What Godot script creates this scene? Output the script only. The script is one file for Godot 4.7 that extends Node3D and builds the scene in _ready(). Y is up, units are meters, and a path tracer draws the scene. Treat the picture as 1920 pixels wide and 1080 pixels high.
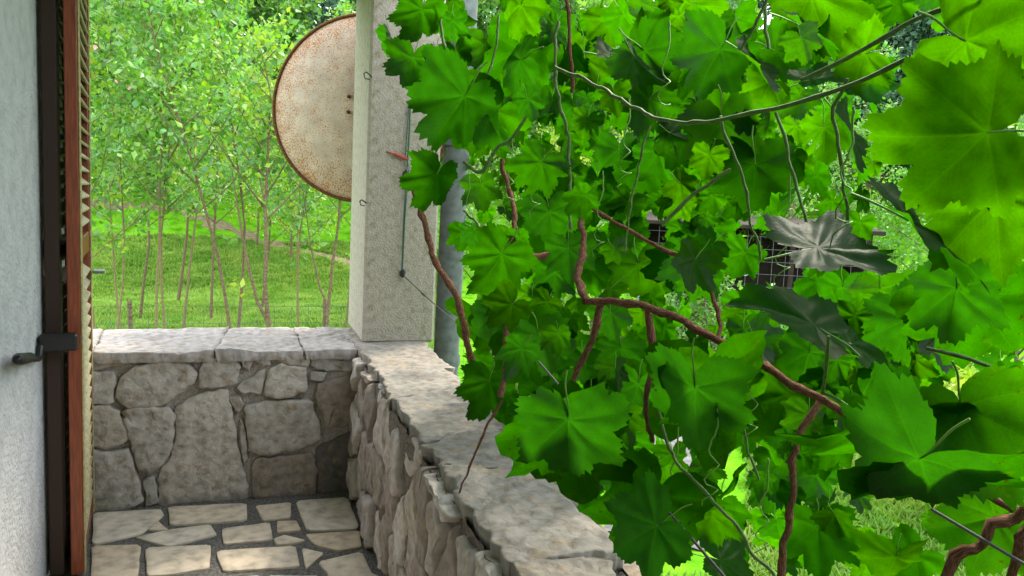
extends Node3D

var names := {}
var M := {}

# ---------------------------------------------------------------- small helpers
func lin(r: float, g: float, b: float) -> Color:
	return Color(r, g, b).linear_to_srgb()

func numbered(called: String) -> String:
	var n: int = names.get(called, -1) + 1
	names[called] = n
	return called if n == 0 else "%s_%03d" % [called, n]

func tag(o: Node, label: String, category: String, group := "") -> void:
	o.set_meta("label", label)
	o.set_meta("category", category)
	if group != "":
		o.set_meta("group", group)

func thing(called: String, label: String, category: String, at := Vector3.ZERO, turn := 0.0, group := "") -> Node3D:
	var o := Node3D.new()
	o.name = numbered(called)
	add_child(o, true)
	o.position = at
	o.rotation.y = turn
	tag(o, label, category, group)
	return o

func part(called: String, mesh: Mesh, mat: Material, parent: Node, tr := Transform3D()) -> MeshInstance3D:
	var o := MeshInstance3D.new()
	if parent == self:
		o.name = numbered(called)
	else:
		var seen: Dictionary = parent.get_meta("seen") if parent.has_meta("seen") else {}
		var n: int = seen.get(called, -1) + 1
		seen[called] = n
		parent.set_meta("seen", seen)
		o.name = called if n == 0 else "%s_%03d" % [called, n]
	o.mesh = mesh
	if mat:
		o.material_override = mat
	o.transform = tr
	parent.add_child(o, true)
	return o

func structure(called: String, mesh: Mesh, mat: Material) -> MeshInstance3D:
	var o := part(called, mesh, mat, self)
	o.set_meta("kind", "structure")
	return o

func scatter(called: String, mesh: Mesh, mat: Material, parent: Node, where: Array, tints: Array) -> MultiMeshInstance3D:
	var mm := MultiMesh.new()
	mm.transform_format = MultiMesh.TRANSFORM_3D
	mm.use_colors = true
	mm.mesh = mesh
	mm.instance_count = where.size()
	for i in where.size():
		mm.set_instance_transform(i, where[i])
		mm.set_instance_color(i, tints[i])
	var o := MultiMeshInstance3D.new()
	o.name = numbered(called) if parent == self else called
	o.multimesh = mm
	o.material_override = mat
	o.set_meta("kind", "stuff")
	parent.add_child(o, true)
	return o

func dice(s: int) -> RandomNumberGenerator:
	var r := RandomNumberGenerator.new()
	r.seed = s
	return r

func fnoise(s: int, freq: float, oct := 3) -> FastNoiseLite:
	var n := FastNoiseLite.new()
	n.seed = s
	n.frequency = freq
	n.noise_type = FastNoiseLite.TYPE_SIMPLEX_SMOOTH
	n.fractal_octaves = oct
	return n

func noise_tex(s: int, freq: float, oct: int, stops: Array, colors: Array, size := 512, kind := FastNoiseLite.TYPE_SIMPLEX_SMOOTH) -> NoiseTexture2D:
	var t := NoiseTexture2D.new()
	t.width = size
	t.height = size
	t.seamless = true
	var n := fnoise(s, freq, oct)
	n.noise_type = kind
	t.noise = n
	var g := Gradient.new()
	g.offsets = PackedFloat32Array(stops)
	g.colors = PackedColorArray(colors)
	t.color_ramp = g
	return t

func grey(v: float) -> Color:
	return Color(v, v, v)

func mat(c: Color, rough := 0.9, spec := 0.35) -> StandardMaterial3D:
	var m := StandardMaterial3D.new()
	m.albedo_color = c
	m.roughness = rough
	m.metallic_specular = spec
	return m

func worldmap(m: StandardMaterial3D, tex: Texture2D, scale: float, bump: Texture2D = null, cm := 0.5) -> StandardMaterial3D:
	m.albedo_texture = tex
	m.uv1_triplanar = true
	m.uv1_world_triplanar = true
	m.uv1_scale = Vector3.ONE * scale
	if bump:
		m.heightmap_enabled = true
		m.heightmap_texture = bump
		m.heightmap_scale = cm
	return m

# a box with its edges chamfered, centred on the origin
func chamfer_box(size: Vector3, b: float) -> ArrayMesh:
	var st := SurfaceTool.new()
	st.begin(Mesh.PRIMITIVE_TRIANGLES)
	add_chamfer_box(st, Transform3D(), size, b)
	return st.commit()

func add_chamfer_box(st: SurfaceTool, tr: Transform3D, size: Vector3, b: float) -> void:
	var h := size * 0.5
	var face := func(a: Vector3, bb: Vector3, c: Vector3, d: Vector3) -> void:
		var n := (c - a).cross(bb - a).normalized()
		var mid := (a + bb + c + d) * 0.25
		var q := [a, bb, c, d]
		if n.dot(mid) < 0.0:
			q = [d, c, bb, a]
			n = -n
		for k in [0, 1, 2, 0, 2, 3]:
			st.set_normal((tr.basis * n).normalized())
			st.add_vertex(tr * q[k])
	var tri3 := func(a: Vector3, bb: Vector3, c: Vector3) -> void:
		var n := (c - a).cross(bb - a).normalized()
		var q := [a, bb, c]
		if n.dot(a + bb + c) < 0.0:
			q = [c, bb, a]
			n = -n
		for k in 3:
			st.set_normal((tr.basis * n).normalized())
			st.add_vertex(tr * q[k])
	for ax in 3:
		var u := (ax + 1) % 3
		var v := (ax + 2) % 3
		for s in [-1.0, 1.0]:
			var c: Array = []
			for k in [[-1, -1], [1, -1], [1, 1], [-1, 1]]:
				var p := Vector3.ZERO
				p[ax] = s * h[ax]
				p[u] = k[0] * (h[u] - b)
				p[v] = k[1] * (h[v] - b)
				c.append(p)
			face.call(c[0], c[1], c[2], c[3])
			for s2 in [-1.0, 1.0]:
				var e: Array = []
				for k in [[0, -1], [0, 1], [1, 1], [1, -1]]:
					var p := Vector3.ZERO
					p[ax] = s * (h[ax] - (b if k[0] else 0.0))
					p[u] = s2 * (h[u] - (0.0 if k[0] else b))
					p[v] = k[1] * (h[v] - b)
					e.append(p)
				face.call(e[0], e[1], e[2], e[3])
	for sx in [-1.0, 1.0]:
		for sy in [-1.0, 1.0]:
			for sz in [-1.0, 1.0]:
				tri3.call(Vector3(sx * h.x, sy * (h.y - b), sz * (h.z - b)), Vector3(sx * (h.x - b), sy * h.y, sz * (h.z - b)), Vector3(sx * (h.x - b), sy * (h.y - b), sz * h.z))

# a tapered tube along points
func add_tube(st: SurfaceTool, pts: Array, radii: Array, sides := 8, base := 0, knobby := 0.0, r: RandomNumberGenerator = null) -> int:
	var side := Vector3.ZERO
	var lump: Array = []
	var w := sides + 1
	for i in pts.size():
		var dir: Vector3 = (pts[mini(i + 1, pts.size() - 1)] - pts[maxi(i - 1, 0)]).normalized()
		if side == Vector3.ZERO:
			side = dir.cross(Vector3(0.31, 0.2, 0.93)).normalized()
		side = (side - dir * side.dot(dir)).normalized()
		var up := dir.cross(side)
		for k in sides + 1:
			var a := TAU * k / sides
			var rr: float = radii[i]
			if r:
				if k < sides:
					lump.append(1.0 + r.randf_range(-knobby, knobby))
				rr *= lump[i * sides + k % sides]
			var o := side * cos(a) + up * sin(a)
			st.set_normal(o)
			st.set_uv(Vector2(float(k) / sides, float(i)))
			st.add_vertex(pts[i] + o * rr)
	for i in pts.size() - 1:
		for k in sides:
			var a0 := base + i * w + k
			var a1 := a0 + 1
			st.add_index(a0); st.add_index(a0 + w); st.add_index(a1)
			st.add_index(a1); st.add_index(a0 + w); st.add_index(a1 + w)
	var first: Vector3 = pts[0]
	var last: Vector3 = pts[-1]
	var n := base + pts.size() * w
	st.set_normal((first - pts[1]).normalized()); st.set_uv(Vector2.ZERO); st.add_vertex(first)
	st.set_normal((last - pts[-2]).normalized()); st.set_uv(Vector2.ZERO); st.add_vertex(last)
	for k in sides:
		st.add_index(n); st.add_index(base + k); st.add_index(base + k + 1)
		var e := base + (pts.size() - 1) * w
		st.add_index(n + 1); st.add_index(e + k + 1); st.add_index(e + k)
	return n + 2

func tube(pts: Array, radii: Array, sides := 8, knobby := 0.0, s := 0) -> ArrayMesh:
	var st := SurfaceTool.new()
	st.begin(Mesh.PRIMITIVE_TRIANGLES)
	add_tube(st, pts, radii, sides, 0, knobby, dice(s) if knobby > 0.0 else null)
	return st.commit()

# a smooth path through points, as [points, radii]
func smooth_path(pts: Array, r0: float, r1: float, step: float, wobble := 0.0, s := 0) -> Array:
	var c := Curve3D.new()
	c.bake_interval = step
	for i in pts.size():
		var t: Vector3 = (pts[mini(i + 1, pts.size() - 1)] - pts[maxi(i - 1, 0)]) / 6.0
		c.add_point(pts[i], -t, t)
	var n := maxi(3, int(c.get_baked_length() / step))
	var out: Array = []
	var rad: Array = []
	var nz := fnoise(s, 9.0, 2)
	for i in n + 1:
		var f := float(i) / n
		var p := c.sample_baked(f * c.get_baked_length(), true)
		if wobble > 0.0:
			p += Vector3(nz.get_noise_2d(p.length() * 3.0, 0.0), nz.get_noise_2d(p.length() * 3.0, 9.0), nz.get_noise_2d(p.length() * 3.0, 20.0)) * wobble
		out.append(p)
		rad.append(lerpf(r0, r1, f))
	return [out, rad]

# ---------------------------------------------------------------- stones
func rough_outline(poly: PackedVector2Array, step: float, jag: float, r: RandomNumberGenerator, rounding := true) -> PackedVector2Array:
	var p := poly
	if rounding:
		var q := PackedVector2Array()
		for i in p.size():
			var a := p[i]
			var b := p[(i + 1) % p.size()]
			q.append(a.lerp(b, 0.07))
			q.append(a.lerp(b, 0.93))
		p = q
	var out := PackedVector2Array()
	for i in p.size():
		var a := p[i]
		var b := p[(i + 1) % p.size()]
		var n := maxi(1, int(a.distance_to(b) / step))
		for k in n:
			out.append(a.lerp(b, float(k) / n) + Vector2(r.randf_range(-jag, jag), r.randf_range(-jag, jag)))
	return out

# a stone whose outline lies in the plane (u, v) through o and that stands thick out of it
func stone(poly: PackedVector2Array, o: Vector3, u: Vector3, v: Vector3, thick: float, bevel: float, relief: float, jag: float, step: float, r: RandomNumberGenerator) -> ArrayMesh:
	var area := 0.0
	for i in poly.size():
		area += poly[i].cross(poly[(i + 1) % poly.size()])
	if area < 0.0:
		poly = poly.duplicate()
		poly.reverse()
	var p := rough_outline(poly, step, jag, r)
	var c := Vector2.ZERO
	for q in p:
		c += q
	c /= p.size()
	var n := u.cross(v).normalized()
	var st := SurfaceTool.new()
	st.begin(Mesh.PRIMITIVE_TRIANGLES)
	var rings := [[1.0, 0.0, -0.03], [1.0, 0.0, thick * 0.5], [1.0, bevel * 0.35, thick * 0.88], [1.0, bevel * 0.35, thick * 0.88], [1.0, bevel, thick], [0.8, 0.0, thick * 1.02], [0.58, 0.0, thick * 1.03], [0.3, 0.0, thick * 1.05]]
	var nz := fnoise(r.randi() % 100000, 7.0, 4)
	var ns := r.randi() % 1000
	var tilt := Vector2(r.randf_range(-1, 1), r.randf_range(-1, 1)) * relief * 1.6
	var m := p.size()
	var face := func(q: Vector2) -> float:
		var a := nz.get_noise_2dv(q)
		return a * relief + maxf(0.0, nz.get_noise_2d(q.x * 0.5 + ns, q.y * 0.5)) * relief * 1.2 + (q - c).dot(tilt)
	for k in rings.size():
		for i in m:
			var d := p[i] - c
			var q: Vector2 = c + d * rings[k][0]
			q -= d.normalized() * minf(rings[k][1], d.length() * 0.5)
			var h: float = rings[k][2]
			if k >= 2:
				h += face.call(q)
			st.set_uv(q)
			st.add_vertex(o + u * q.x + v * q.y + n * h)
	st.set_uv(c)
	st.add_vertex(o + u * c.x + v * c.y + n * (thick * 1.05 + face.call(c)))
	for k in rings.size() - 1:
		if k == 2:
			continue
		for i in m:
			var a := k * m + i
			var b := k * m + (i + 1) % m
			st.add_index(a); st.add_index(a + m); st.add_index(b)
			st.add_index(b); st.add_index(a + m); st.add_index(b + m)
	var e := (rings.size() - 1) * m
	for i in m:
		st.add_index(e + i); st.add_index(rings.size() * m); st.add_index(e + (i + 1) % m)
	st.generate_normals()
	return st.commit()

# a rough mortar face: a grid w wide and h high in the plane (u, v) through o
func rough_sheet(o: Vector3, u: Vector3, v: Vector3, w: float, h: float, step: float, amp: float, s: int) -> ArrayMesh:
	var st := SurfaceTool.new()
	st.begin(Mesh.PRIMITIVE_TRIANGLES)
	var n := u.cross(v).normalized()
	var n1 := fnoise(s, 9.0, 4)
	var n2 := fnoise(s + 3, 2.6, 2)
	var nu := int(w / step)
	var nv := int(h / step)
	for j in nv + 1:
		for i in nu + 1:
			var p := Vector2(w * i / nu, h * j / nv)
			st.set_uv(p)
			st.add_vertex(o + u * p.x + v * p.y + n * (n1.get_noise_2dv(p) * amp + n2.get_noise_2dv(p) * amp * 0.9))
	for j in nv:
		for i in nu:
			var q := j * (nu + 1) + i
			st.add_index(q); st.add_index(q + nu + 1); st.add_index(q + 1)
			st.add_index(q + 1); st.add_index(q + nu + 1); st.add_index(q + nu + 2)
	st.generate_normals()
	return st.commit()

# cells between jittered seeds, each shrunk by gap
func cells(x0: float, x1: float, y0: float, y1: float, dx: float, dy: float, jit: float, gap: float, r: RandomNumberGenerator) -> Array:
	var seeds: Array = []
	var nx := int((x1 - x0) / dx) + 2
	var ny := int((y1 - y0) / dy) + 2
	for j in range(-1, ny + 1):
		for i in range(-1, nx + 1):
			seeds.append(Vector2(x0 + (i + 0.5 + (0.5 if j % 2 else 0.0)) * dx, y0 + (j + 0.5) * dy) + Vector2(r.randf_range(-jit, jit) * dx, r.randf_range(-jit, jit) * dy))
	var out: Array = []
	for s in seeds:
		var poly := PackedVector2Array([Vector2(x0, y0), Vector2(x1, y0), Vector2(x1, y1), Vector2(x0, y1)])
		for t in seeds:
			if t == s or s.distance_to(t) > 3.0 * maxf(dx, dy):
				continue
			var mid: Vector2 = (s + t) * 0.5
			var nn: Vector2 = (t - s).normalized()
			var cut: float = mid.dot(nn) - gap * r.randf_range(0.35, 0.75)
			var q := PackedVector2Array()
			for i in poly.size():
				var a := poly[i]
				var b := poly[(i + 1) % poly.size()]
				var da := a.dot(nn) - cut
				var db := b.dot(nn) - cut
				if da <= 0.0:
					q.append(a)
				if (da < 0.0) != (db < 0.0) and absf(da - db) > 1e-9:
					q.append(a.lerp(b, da / (da - db)))
			poly = q
			if poly.size() < 3:
				break
		if poly.size() >= 3:
			var area := 0.0
			for i in poly.size():
				area += poly[i].cross(poly[(i + 1) % poly.size()])
			if absf(area) * 0.5 > dx * dy * 0.08:
				out.append(poly)
	return out

# a rough flagstone filling the quad a b c d (seen from above, a to b along the wall), with broken edges and flaked steps on top
func flagstone(a: Vector3, b: Vector3, c: Vector3, d: Vector3, nu: int, nv: int, thick: float, relief: float, jag: float, s: int) -> ArrayMesh:
	var st := SurfaceTool.new()
	st.begin(Mesh.PRIMITIVE_TRIANGLES)
	var n1 := fnoise(s, 5.0, 4)
	var n2 := fnoise(s + 5, 2.2, 3)
	var n3 := fnoise(s + 9, 7.0, 4)
	var r := dice(s)
	var raise := r.randf_range(-0.001, 0.001)
	for j in nv + 1:
		for i in nu + 1:
			var fu := float(i) / nu
			var fv := float(j) / nv
			var p := a.lerp(b, fu).lerp(d.lerp(c, fu), fv)
			var edge := minf(minf(fu, 1.0 - fu) * nu, minf(fv, 1.0 - fv) * nv)
			var w := clampf(1.0 - edge / 4.0, 0.0, 1.0)
			p.x += n3.get_noise_2d(p.x + 40.0, p.z) * jag * w
			p.z += n3.get_noise_2d(p.x - 40.0, p.z) * jag * w
			var k := n2.get_noise_2d(p.x, p.z) * 3.2 + n1.get_noise_2d(p.x, p.z) * 1.1
			var level := floorf(k) + smoothstep(0.36, 0.5, k - floorf(k))
			p.y += level * relief + n3.get_noise_2d(p.x * 2.0, p.z * 2.0) * relief * 0.5 + raise
			if edge < 1.0:
				p.y -= 0.0015
			st.set_uv(Vector2(p.x, p.z))
			st.add_vertex(p)
	var w1 := nu + 1
	for j in nv:
		for i in nu:
			var q := j * w1 + i
			st.add_index(q); st.add_index(q + w1); st.add_index(q + 1)
			st.add_index(q + 1); st.add_index(q + w1); st.add_index(q + w1 + 1)
	var rim: Array = []
	for i in nu + 1: rim.append(i)
	for j in range(1, nv + 1): rim.append(j * w1 + nu)
	for i in range(nu - 1, -1, -1): rim.append(nv * w1 + i)
	for j in range(nv - 1, 0, -1): rim.append(j * w1)
	var top := st.commit_to_arrays()
	var verts: PackedVector3Array = top[Mesh.ARRAY_VERTEX]
	var base := w1 * (nv + 1)
	var mid := (a + b + c + d) * 0.25
	for k in rim.size():
		var p: Vector3 = verts[rim[k]]
		st.set_uv(Vector2(p.x, p.z)); st.add_vertex(p)
		var inw := (mid - p) * Vector3(1, 0, 1)
		p += inw.normalized() * (0.006 + 0.01 * r.randf())
		p.y = a.y - thick
		st.set_uv(Vector2(p.x, p.z)); st.add_vertex(p)
	for k in rim.size():
		var q := base + k * 2
		var q2 := base + ((k + 1) % rim.size()) * 2
		st.add_index(q); st.add_index(q2); st.add_index(q + 1)
		st.add_index(q2); st.add_index(q2 + 1); st.add_index(q + 1)
	st.generate_normals()
	return st.commit()

# ---------------------------------------------------------------- the grape leaf
const LOBE_AT := [0.0, 8.0, 18.0, 27.0, 36.0, 47.0, 58.0, 70.0, 80.0, 92.0, 105.0, 120.0, 138.0, 155.0, 168.0, 180.0]
const LOBE_R := [1.0, 0.94, 0.82, 0.65, 0.75, 0.93, 0.83, 0.67, 0.57, 0.67, 0.77, 0.7, 0.6, 0.46, 0.28, 0.06]

func lobe(deg: float) -> float:
	for i in LOBE_AT.size() - 1:
		if deg <= LOBE_AT[i + 1]:
			return lerpf(LOBE_R[i], LOBE_R[i + 1], smoothstep(0.0, 1.0, (deg - LOBE_AT[i]) / (LOBE_AT[i + 1] - LOBE_AT[i])))
	return 0.06

func grape_leaf(s: int, fold: float, droop: float, wave: float, sides := 96, rings := [0.16, 0.38, 0.62, 0.84, 1.0], holes := 0) -> ArrayMesh:
	var r := dice(s)
	var st := SurfaceTool.new()
	st.begin(Mesh.PRIMITIVE_TRIANGLES)
	var ph := r.randf() * TAU
	var ph2 := r.randf() * TAU
	var sx := r.randf_range(0.92, 1.08)
	var skew := r.randf_range(-0.10, 0.10)
	var fat := [r.randf_range(0.86, 1.12), r.randf_range(0.86, 1.12)]
	var deep := r.randf_range(0.0, 0.25)
	var place := func(x: float, y: float) -> Vector3:
		var rr := sqrt(x * x + y * y)
		var ang := rad_to_deg(atan2(absf(x), y))
		var near := 1e9
		for v in [0.0, 47.0, 105.0]:
			near = minf(near, absf(ang - v))
		var z := fold * absf(x) - droop * rr * rr - droop * 0.5 * maxf(0.0, y) * rr
		z += 0.085 * rr * (1.0 - exp(-pow(near / 11.0, 2.0)))
		z += wave * rr * rr * sin(deg_to_rad(ang) * 5.0 * signf(x) + ph) + wave * 0.6 * rr * sin(3.0 * x + ph2)
		z += 0.014 * sin(15.0 * x + 7.0 * y + ph) * sin(17.0 * y + ph2)
		return Vector3(x * sx + skew * y * y, y, z)
	st.set_uv(Vector2(0.5, 1.0 - 0.8 / 1.9))
	st.add_vertex(place.call(0.0, 0.0))
	var out: Array = []
	for i in sides:
		var a := -180.0 + 360.0 * (i + 0.5 + r.randf_range(-0.22, 0.22)) / sides
		var lo := lobe(absf(a))
		lo = lerpf(lo, lerpf(lo, 0.82 if absf(a) < 125.0 else lo, 0.75), deep)
		out.append([a, lo, 1.0 + (0.05 if i % 2 == 0 else -0.045) * r.randf_range(0.25, 1.25) + 0.05 * sin(i * 0.9 + ph)])
	for k in rings.size():
		for i in sides:
			var a := deg_to_rad(out[i][0])
			var rad: float = out[i][1] * rings[k] * lerpf(1.0, fat[0] if a < 0.0 else fat[1], smoothstep(0.2, 0.9, absf(a) / 2.0) * (1.0 - smoothstep(2.0, 3.1, absf(a))))
			if k == rings.size() - 1:
				rad *= out[i][2]
			var x := sin(a) * rad
			var y := cos(a) * rad
			st.set_uv(Vector2((x + 0.95) / 1.9, 1.0 - (y + 0.8) / 1.9))
			st.add_vertex(place.call(x, y))
	var eaten := {}
	for e in holes:
		var hi := r.randi_range(8, sides - 12)
		var hk := r.randi_range(3, rings.size() - 3)
		for q in [[0, 0], [1, 0], [0, 1], [1, 1], [2, 0], [2, 1], [1, 2]]:
			if r.randf() < 0.8:
				eaten[Vector2i(hi + q[0], hk + q[1])] = true
	for i in sides - 1:
		st.add_index(0); st.add_index(1 + i); st.add_index(2 + i)
		for k in rings.size() - 1:
			if eaten.has(Vector2i(i, k)):
				continue
			var p := 1 + k * sides + i
			st.add_index(p); st.add_index(p + sides); st.add_index(p + 1)
			st.add_index(p + 1); st.add_index(p + sides); st.add_index(p + sides + 1)
	st.generate_normals()
	return st.commit()

func leaf_maps(s: int, wear: float) -> Array:
	var size := 512
	var vein := PackedFloat32Array()
	vein.resize(size * size)
	var draw := func(p: Vector2, q: Vector2, w0: float, w1: float, v0: float) -> void:
		var n := int(p.distance_to(q) / 1.9 * size) + 1
		for i in n + 1:
			var f := float(i) / n
			var c := p.lerp(q, f)
			var cx := (c.x + 0.95) / 1.9 * size
			var cy := (1.0 - (c.y + 0.8) / 1.9) * size
			var w := lerpf(w0, w1, f)
			for yy in range(int(cy - w - 2), int(cy + w + 3)):
				for xx in range(int(cx - w - 2), int(cx + w + 3)):
					if xx < 0 or yy < 0 or xx >= size or yy >= size:
						continue
					var dd := Vector2(xx - cx, yy - cy).length()
					var val := v0 * clampf(w + 1.0 - dd, 0.0, 1.0)
					if val > vein[yy * size + xx]:
						vein[yy * size + xx] = val
	var r := dice(s)
	for sgn in [-1.0, 1.0]:
		for va in [0.0, 47.0, 105.0]:
			if va == 0.0 and sgn > 0.0:
				continue
			var dir := Vector2(sin(deg_to_rad(va)) * sgn, cos(deg_to_rad(va)))
			var reach := lobe(va) * 0.98
			draw.call(Vector2.ZERO, dir * reach, 3.2, 0.8, 1.0)
			for k in 9:
				var f := 0.12 + 0.095 * k + r.randf_range(-0.02, 0.02)
				for t in [-1.0, 1.0]:
					var d2 := dir.rotated(deg_to_rad(-48.0 * t + r.randf_range(-5, 5)))
					var from := dir * reach * f
					var ln := reach * (0.46 - 0.3 * f)
					var to := from + d2 * ln
					var mid := from.lerp(to, 0.55) + dir * 0.015
					draw.call(from, mid, 1.1, 0.7, 0.55)
					draw.call(mid, to + dir * 0.03, 0.7, 0.3, 0.35)
					for u in 4:
						var b0 := from.lerp(to, 0.2 + 0.2 * u)
						draw.call(b0, b0 + d2.rotated(deg_to_rad(60.0 * (1 if u % 2 else -1))) * 0.06, 0.4, 0.2, 0.15)
	var n1 := fnoise(5, 0.012, 4)
	var n2 := fnoise(6, 0.09, 3)
	var col := PackedByteArray()
	var hi := PackedByteArray()
	col.resize(size * size * 3)
	hi.resize(size * size)
	for y in size:
		for x in size:
			var i := y * size + x
			var v := vein[i]
			var t := 0.86 + 0.10 * n1.get_noise_2d(x, y) + 0.05 * n2.get_noise_2d(x, y)
			var g := Color(t * 0.86, t * 0.92, t * 0.82).lerp(Color(1.0, 1.0, 0.92), v * 0.28)
			if wear > 0.0:
				# dry brown specks and yellowed patches near the margin
				var ux := float(x) / size * 1.9 - 0.95
				var uy := (1.0 - float(y) / size) * 1.9 - 0.8
				var out := sqrt(ux * ux + uy * uy) / maxf(0.1, lobe(rad_to_deg(atan2(absf(ux), uy))))
				var dry := smoothstep(0.3, 0.5, n1.get_noise_2d(x * 1.7 + 700, y * 1.7) + 0.3 * (out - 0.8)) * smoothstep(0.6, 1.0, out)
				g = g.lerp(Color(1.0, 0.84, 0.8), dry * 0.8)
				g = g.lerp(Color(1.0, 0.48, 0.9), smoothstep(0.52, 0.6, n2.get_noise_2d(x * 0.35, y * 0.35 + 90)) * 0.8)
			col[i * 3] = int(clampf(g.r, 0, 1) * 255)
			col[i * 3 + 1] = int(clampf(g.g, 0, 1) * 255)
			col[i * 3 + 2] = int(clampf(g.b, 0, 1) * 255)
			hi[i] = int(clampf(0.55 - 0.3 * v + 0.25 * n2.get_noise_2d(x * 0.8, y * 0.8), 0, 1) * 255)
	return [ImageTexture.create_from_image(Image.create_from_data(size, size, false, Image.FORMAT_RGB8, col)), ImageTexture.create_from_image(Image.create_from_data(size, size, false, Image.FORMAT_L8, hi))]

func leaf_mat(c: Color, through: Color, maps: Array, gloss := 0.42, spec := 0.5) -> StandardMaterial3D:
	var m := mat(c, gloss, spec)
	m.cull_mode = BaseMaterial3D.CULL_DISABLED
	if maps.size():
		m.albedo_texture = maps[0]
		m.heightmap_enabled = true
		m.heightmap_texture = maps[1]
		m.heightmap_scale = 0.06
	m.backlight_enabled = true
	m.backlight = through
	return m

# ---------------------------------------------------------------- small leaves for trees
func small_leaf(sprays: int, s: int) -> ArrayMesh:
	var st := SurfaceTool.new()
	st.begin(Mesh.PRIMITIVE_TRIANGLES)
	var r := dice(s)
	for k in sprays:
		var o := Vector3.ZERO
		var dir := Vector3(0, 1, 0)
		var ln := 1.0
		if sprays > 1:
			var f := float(k) / (sprays - 1)
			o = Vector3(r.randf_range(-0.06, 0.06), f * 0.9, r.randf_range(-0.06, 0.06))
			var a := k * 2.4
			dir = Vector3(cos(a), 0.55 + 0.5 * f, sin(a)).normalized()
			ln = r.randf_range(0.34, 0.5)
		var side := dir.cross(Vector3(r.randf_range(-1, 1), 0.9, r.randf_range(-1, 1))).normalized() if sprays > 1 else Vector3(1, 0, 0)
		var up := side.cross(dir).normalized()
		var w := ln * 0.3
		var b := o
		var m1 := o + dir * ln * 0.45 - up * ln * 0.07
		var tip := o + dir * ln + up * ln * -0.12
		var l := o + dir * ln * 0.42 - side * w + up * ln * 0.05
		var q := o + dir * ln * 0.42 + side * w + up * ln * 0.05
		for t in [[b, l, m1], [l, tip, m1], [b, m1, q], [m1, tip, q]]:
			for p in t:
				st.add_vertex(p)
	st.generate_normals()
	return st.commit()

func rand_basis(r: RandomNumberGenerator, up_bias := 0.0) -> Basis:
	var d := Vector3(r.randf_range(-1, 1), r.randf_range(-1, 1) + up_bias, r.randf_range(-1, 1)).normalized()
	var x := d.cross(Vector3(r.randf_range(-1, 1), r.randf_range(-1, 1), r.randf_range(-1, 1))).normalized()
	return Basis(x, d, x.cross(d))

# ---------------------------------------------------------------- ground
var hill := fnoise(31, 0.16, 3)

func ground_at(x: float, z: float) -> float:
	var d := sqrt(x * x + z * z)
	var k := maxf(0.0, d - 16.5)
	var rise := 0.27 * (k - 2.0 * (1.0 - exp(-k / 2.0)))
	if z > 0.0:
		rise *= clampf(1.0 - z / 20.0, 0.0, 1.0)
	return -0.6 + rise + 0.06 * hill.get_noise_2d(x * 2.0, z * 2.0) + 0.25 * hill.get_noise_2d(x * 0.5, z * 0.5) * clampf((d - 8.0) / 10.0, 0.0, 1.0)

func draped(x0: float, x1: float, z0: float, z1: float, step: float, lift: float) -> ArrayMesh:
	var st := SurfaceTool.new()
	st.begin(Mesh.PRIMITIVE_TRIANGLES)
	var nx := int((x1 - x0) / step)
	var nz := int((z1 - z0) / step)
	for j in nz + 1:
		for i in nx + 1:
			var x := x0 + (x1 - x0) * i / nx
			var z := z0 + (z1 - z0) * j / nz
			st.set_uv(Vector2(x, z))
			st.add_vertex(Vector3(x, ground_at(x, z) + lift, z))
	for j in nz:
		for i in nx:
			var a := j * (nx + 1) + i
			st.add_index(a); st.add_index(a + 1); st.add_index(a + nx + 1)
			st.add_index(a + 1); st.add_index(a + nx + 2); st.add_index(a + nx + 1)
	st.generate_normals()
	return st.commit()

# a strip of ground along points in (x, z), draped
func strip(line: Array, half: float, lift: float, rag: float, s: int) -> ArrayMesh:
	var pts: Array = []
	for i in line.size() - 1:
		var n := maxi(1, int(line[i].distance_to(line[i + 1]) / 0.2))
		for k in n:
			pts.append(line[i].lerp(line[i + 1], float(k) / n))
	pts.append(line[-1])
	var nz := fnoise(s, 0.9, 3)
	var st := SurfaceTool.new()
	st.begin(Mesh.PRIMITIVE_TRIANGLES)
	for i in pts.size():
		var dir: Vector2 = (pts[mini(i + 1, pts.size() - 1)] - pts[maxi(i - 1, 0)]).normalized()
		var side := Vector2(-dir.y, dir.x)
		for k in 5:
			var f := (k - 2) / 2.0
			var p: Vector2 = pts[i] + side * (half * f + nz.get_noise_2d(i * 0.3, 30.0 * signf(f)) * rag * absf(f))
			st.set_uv(p)
			st.add_vertex(Vector3(p.x, ground_at(p.x, p.y) + lift - (0.03 if absi(k - 2) == 2 else 0.0), p.y))
	for i in pts.size() - 1:
		for k in 4:
			var a := i * 5 + k
			st.add_index(a); st.add_index(a + 5); st.add_index(a + 1)
			st.add_index(a + 1); st.add_index(a + 5); st.add_index(a + 6)
	st.generate_normals()
	return st.commit()

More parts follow.
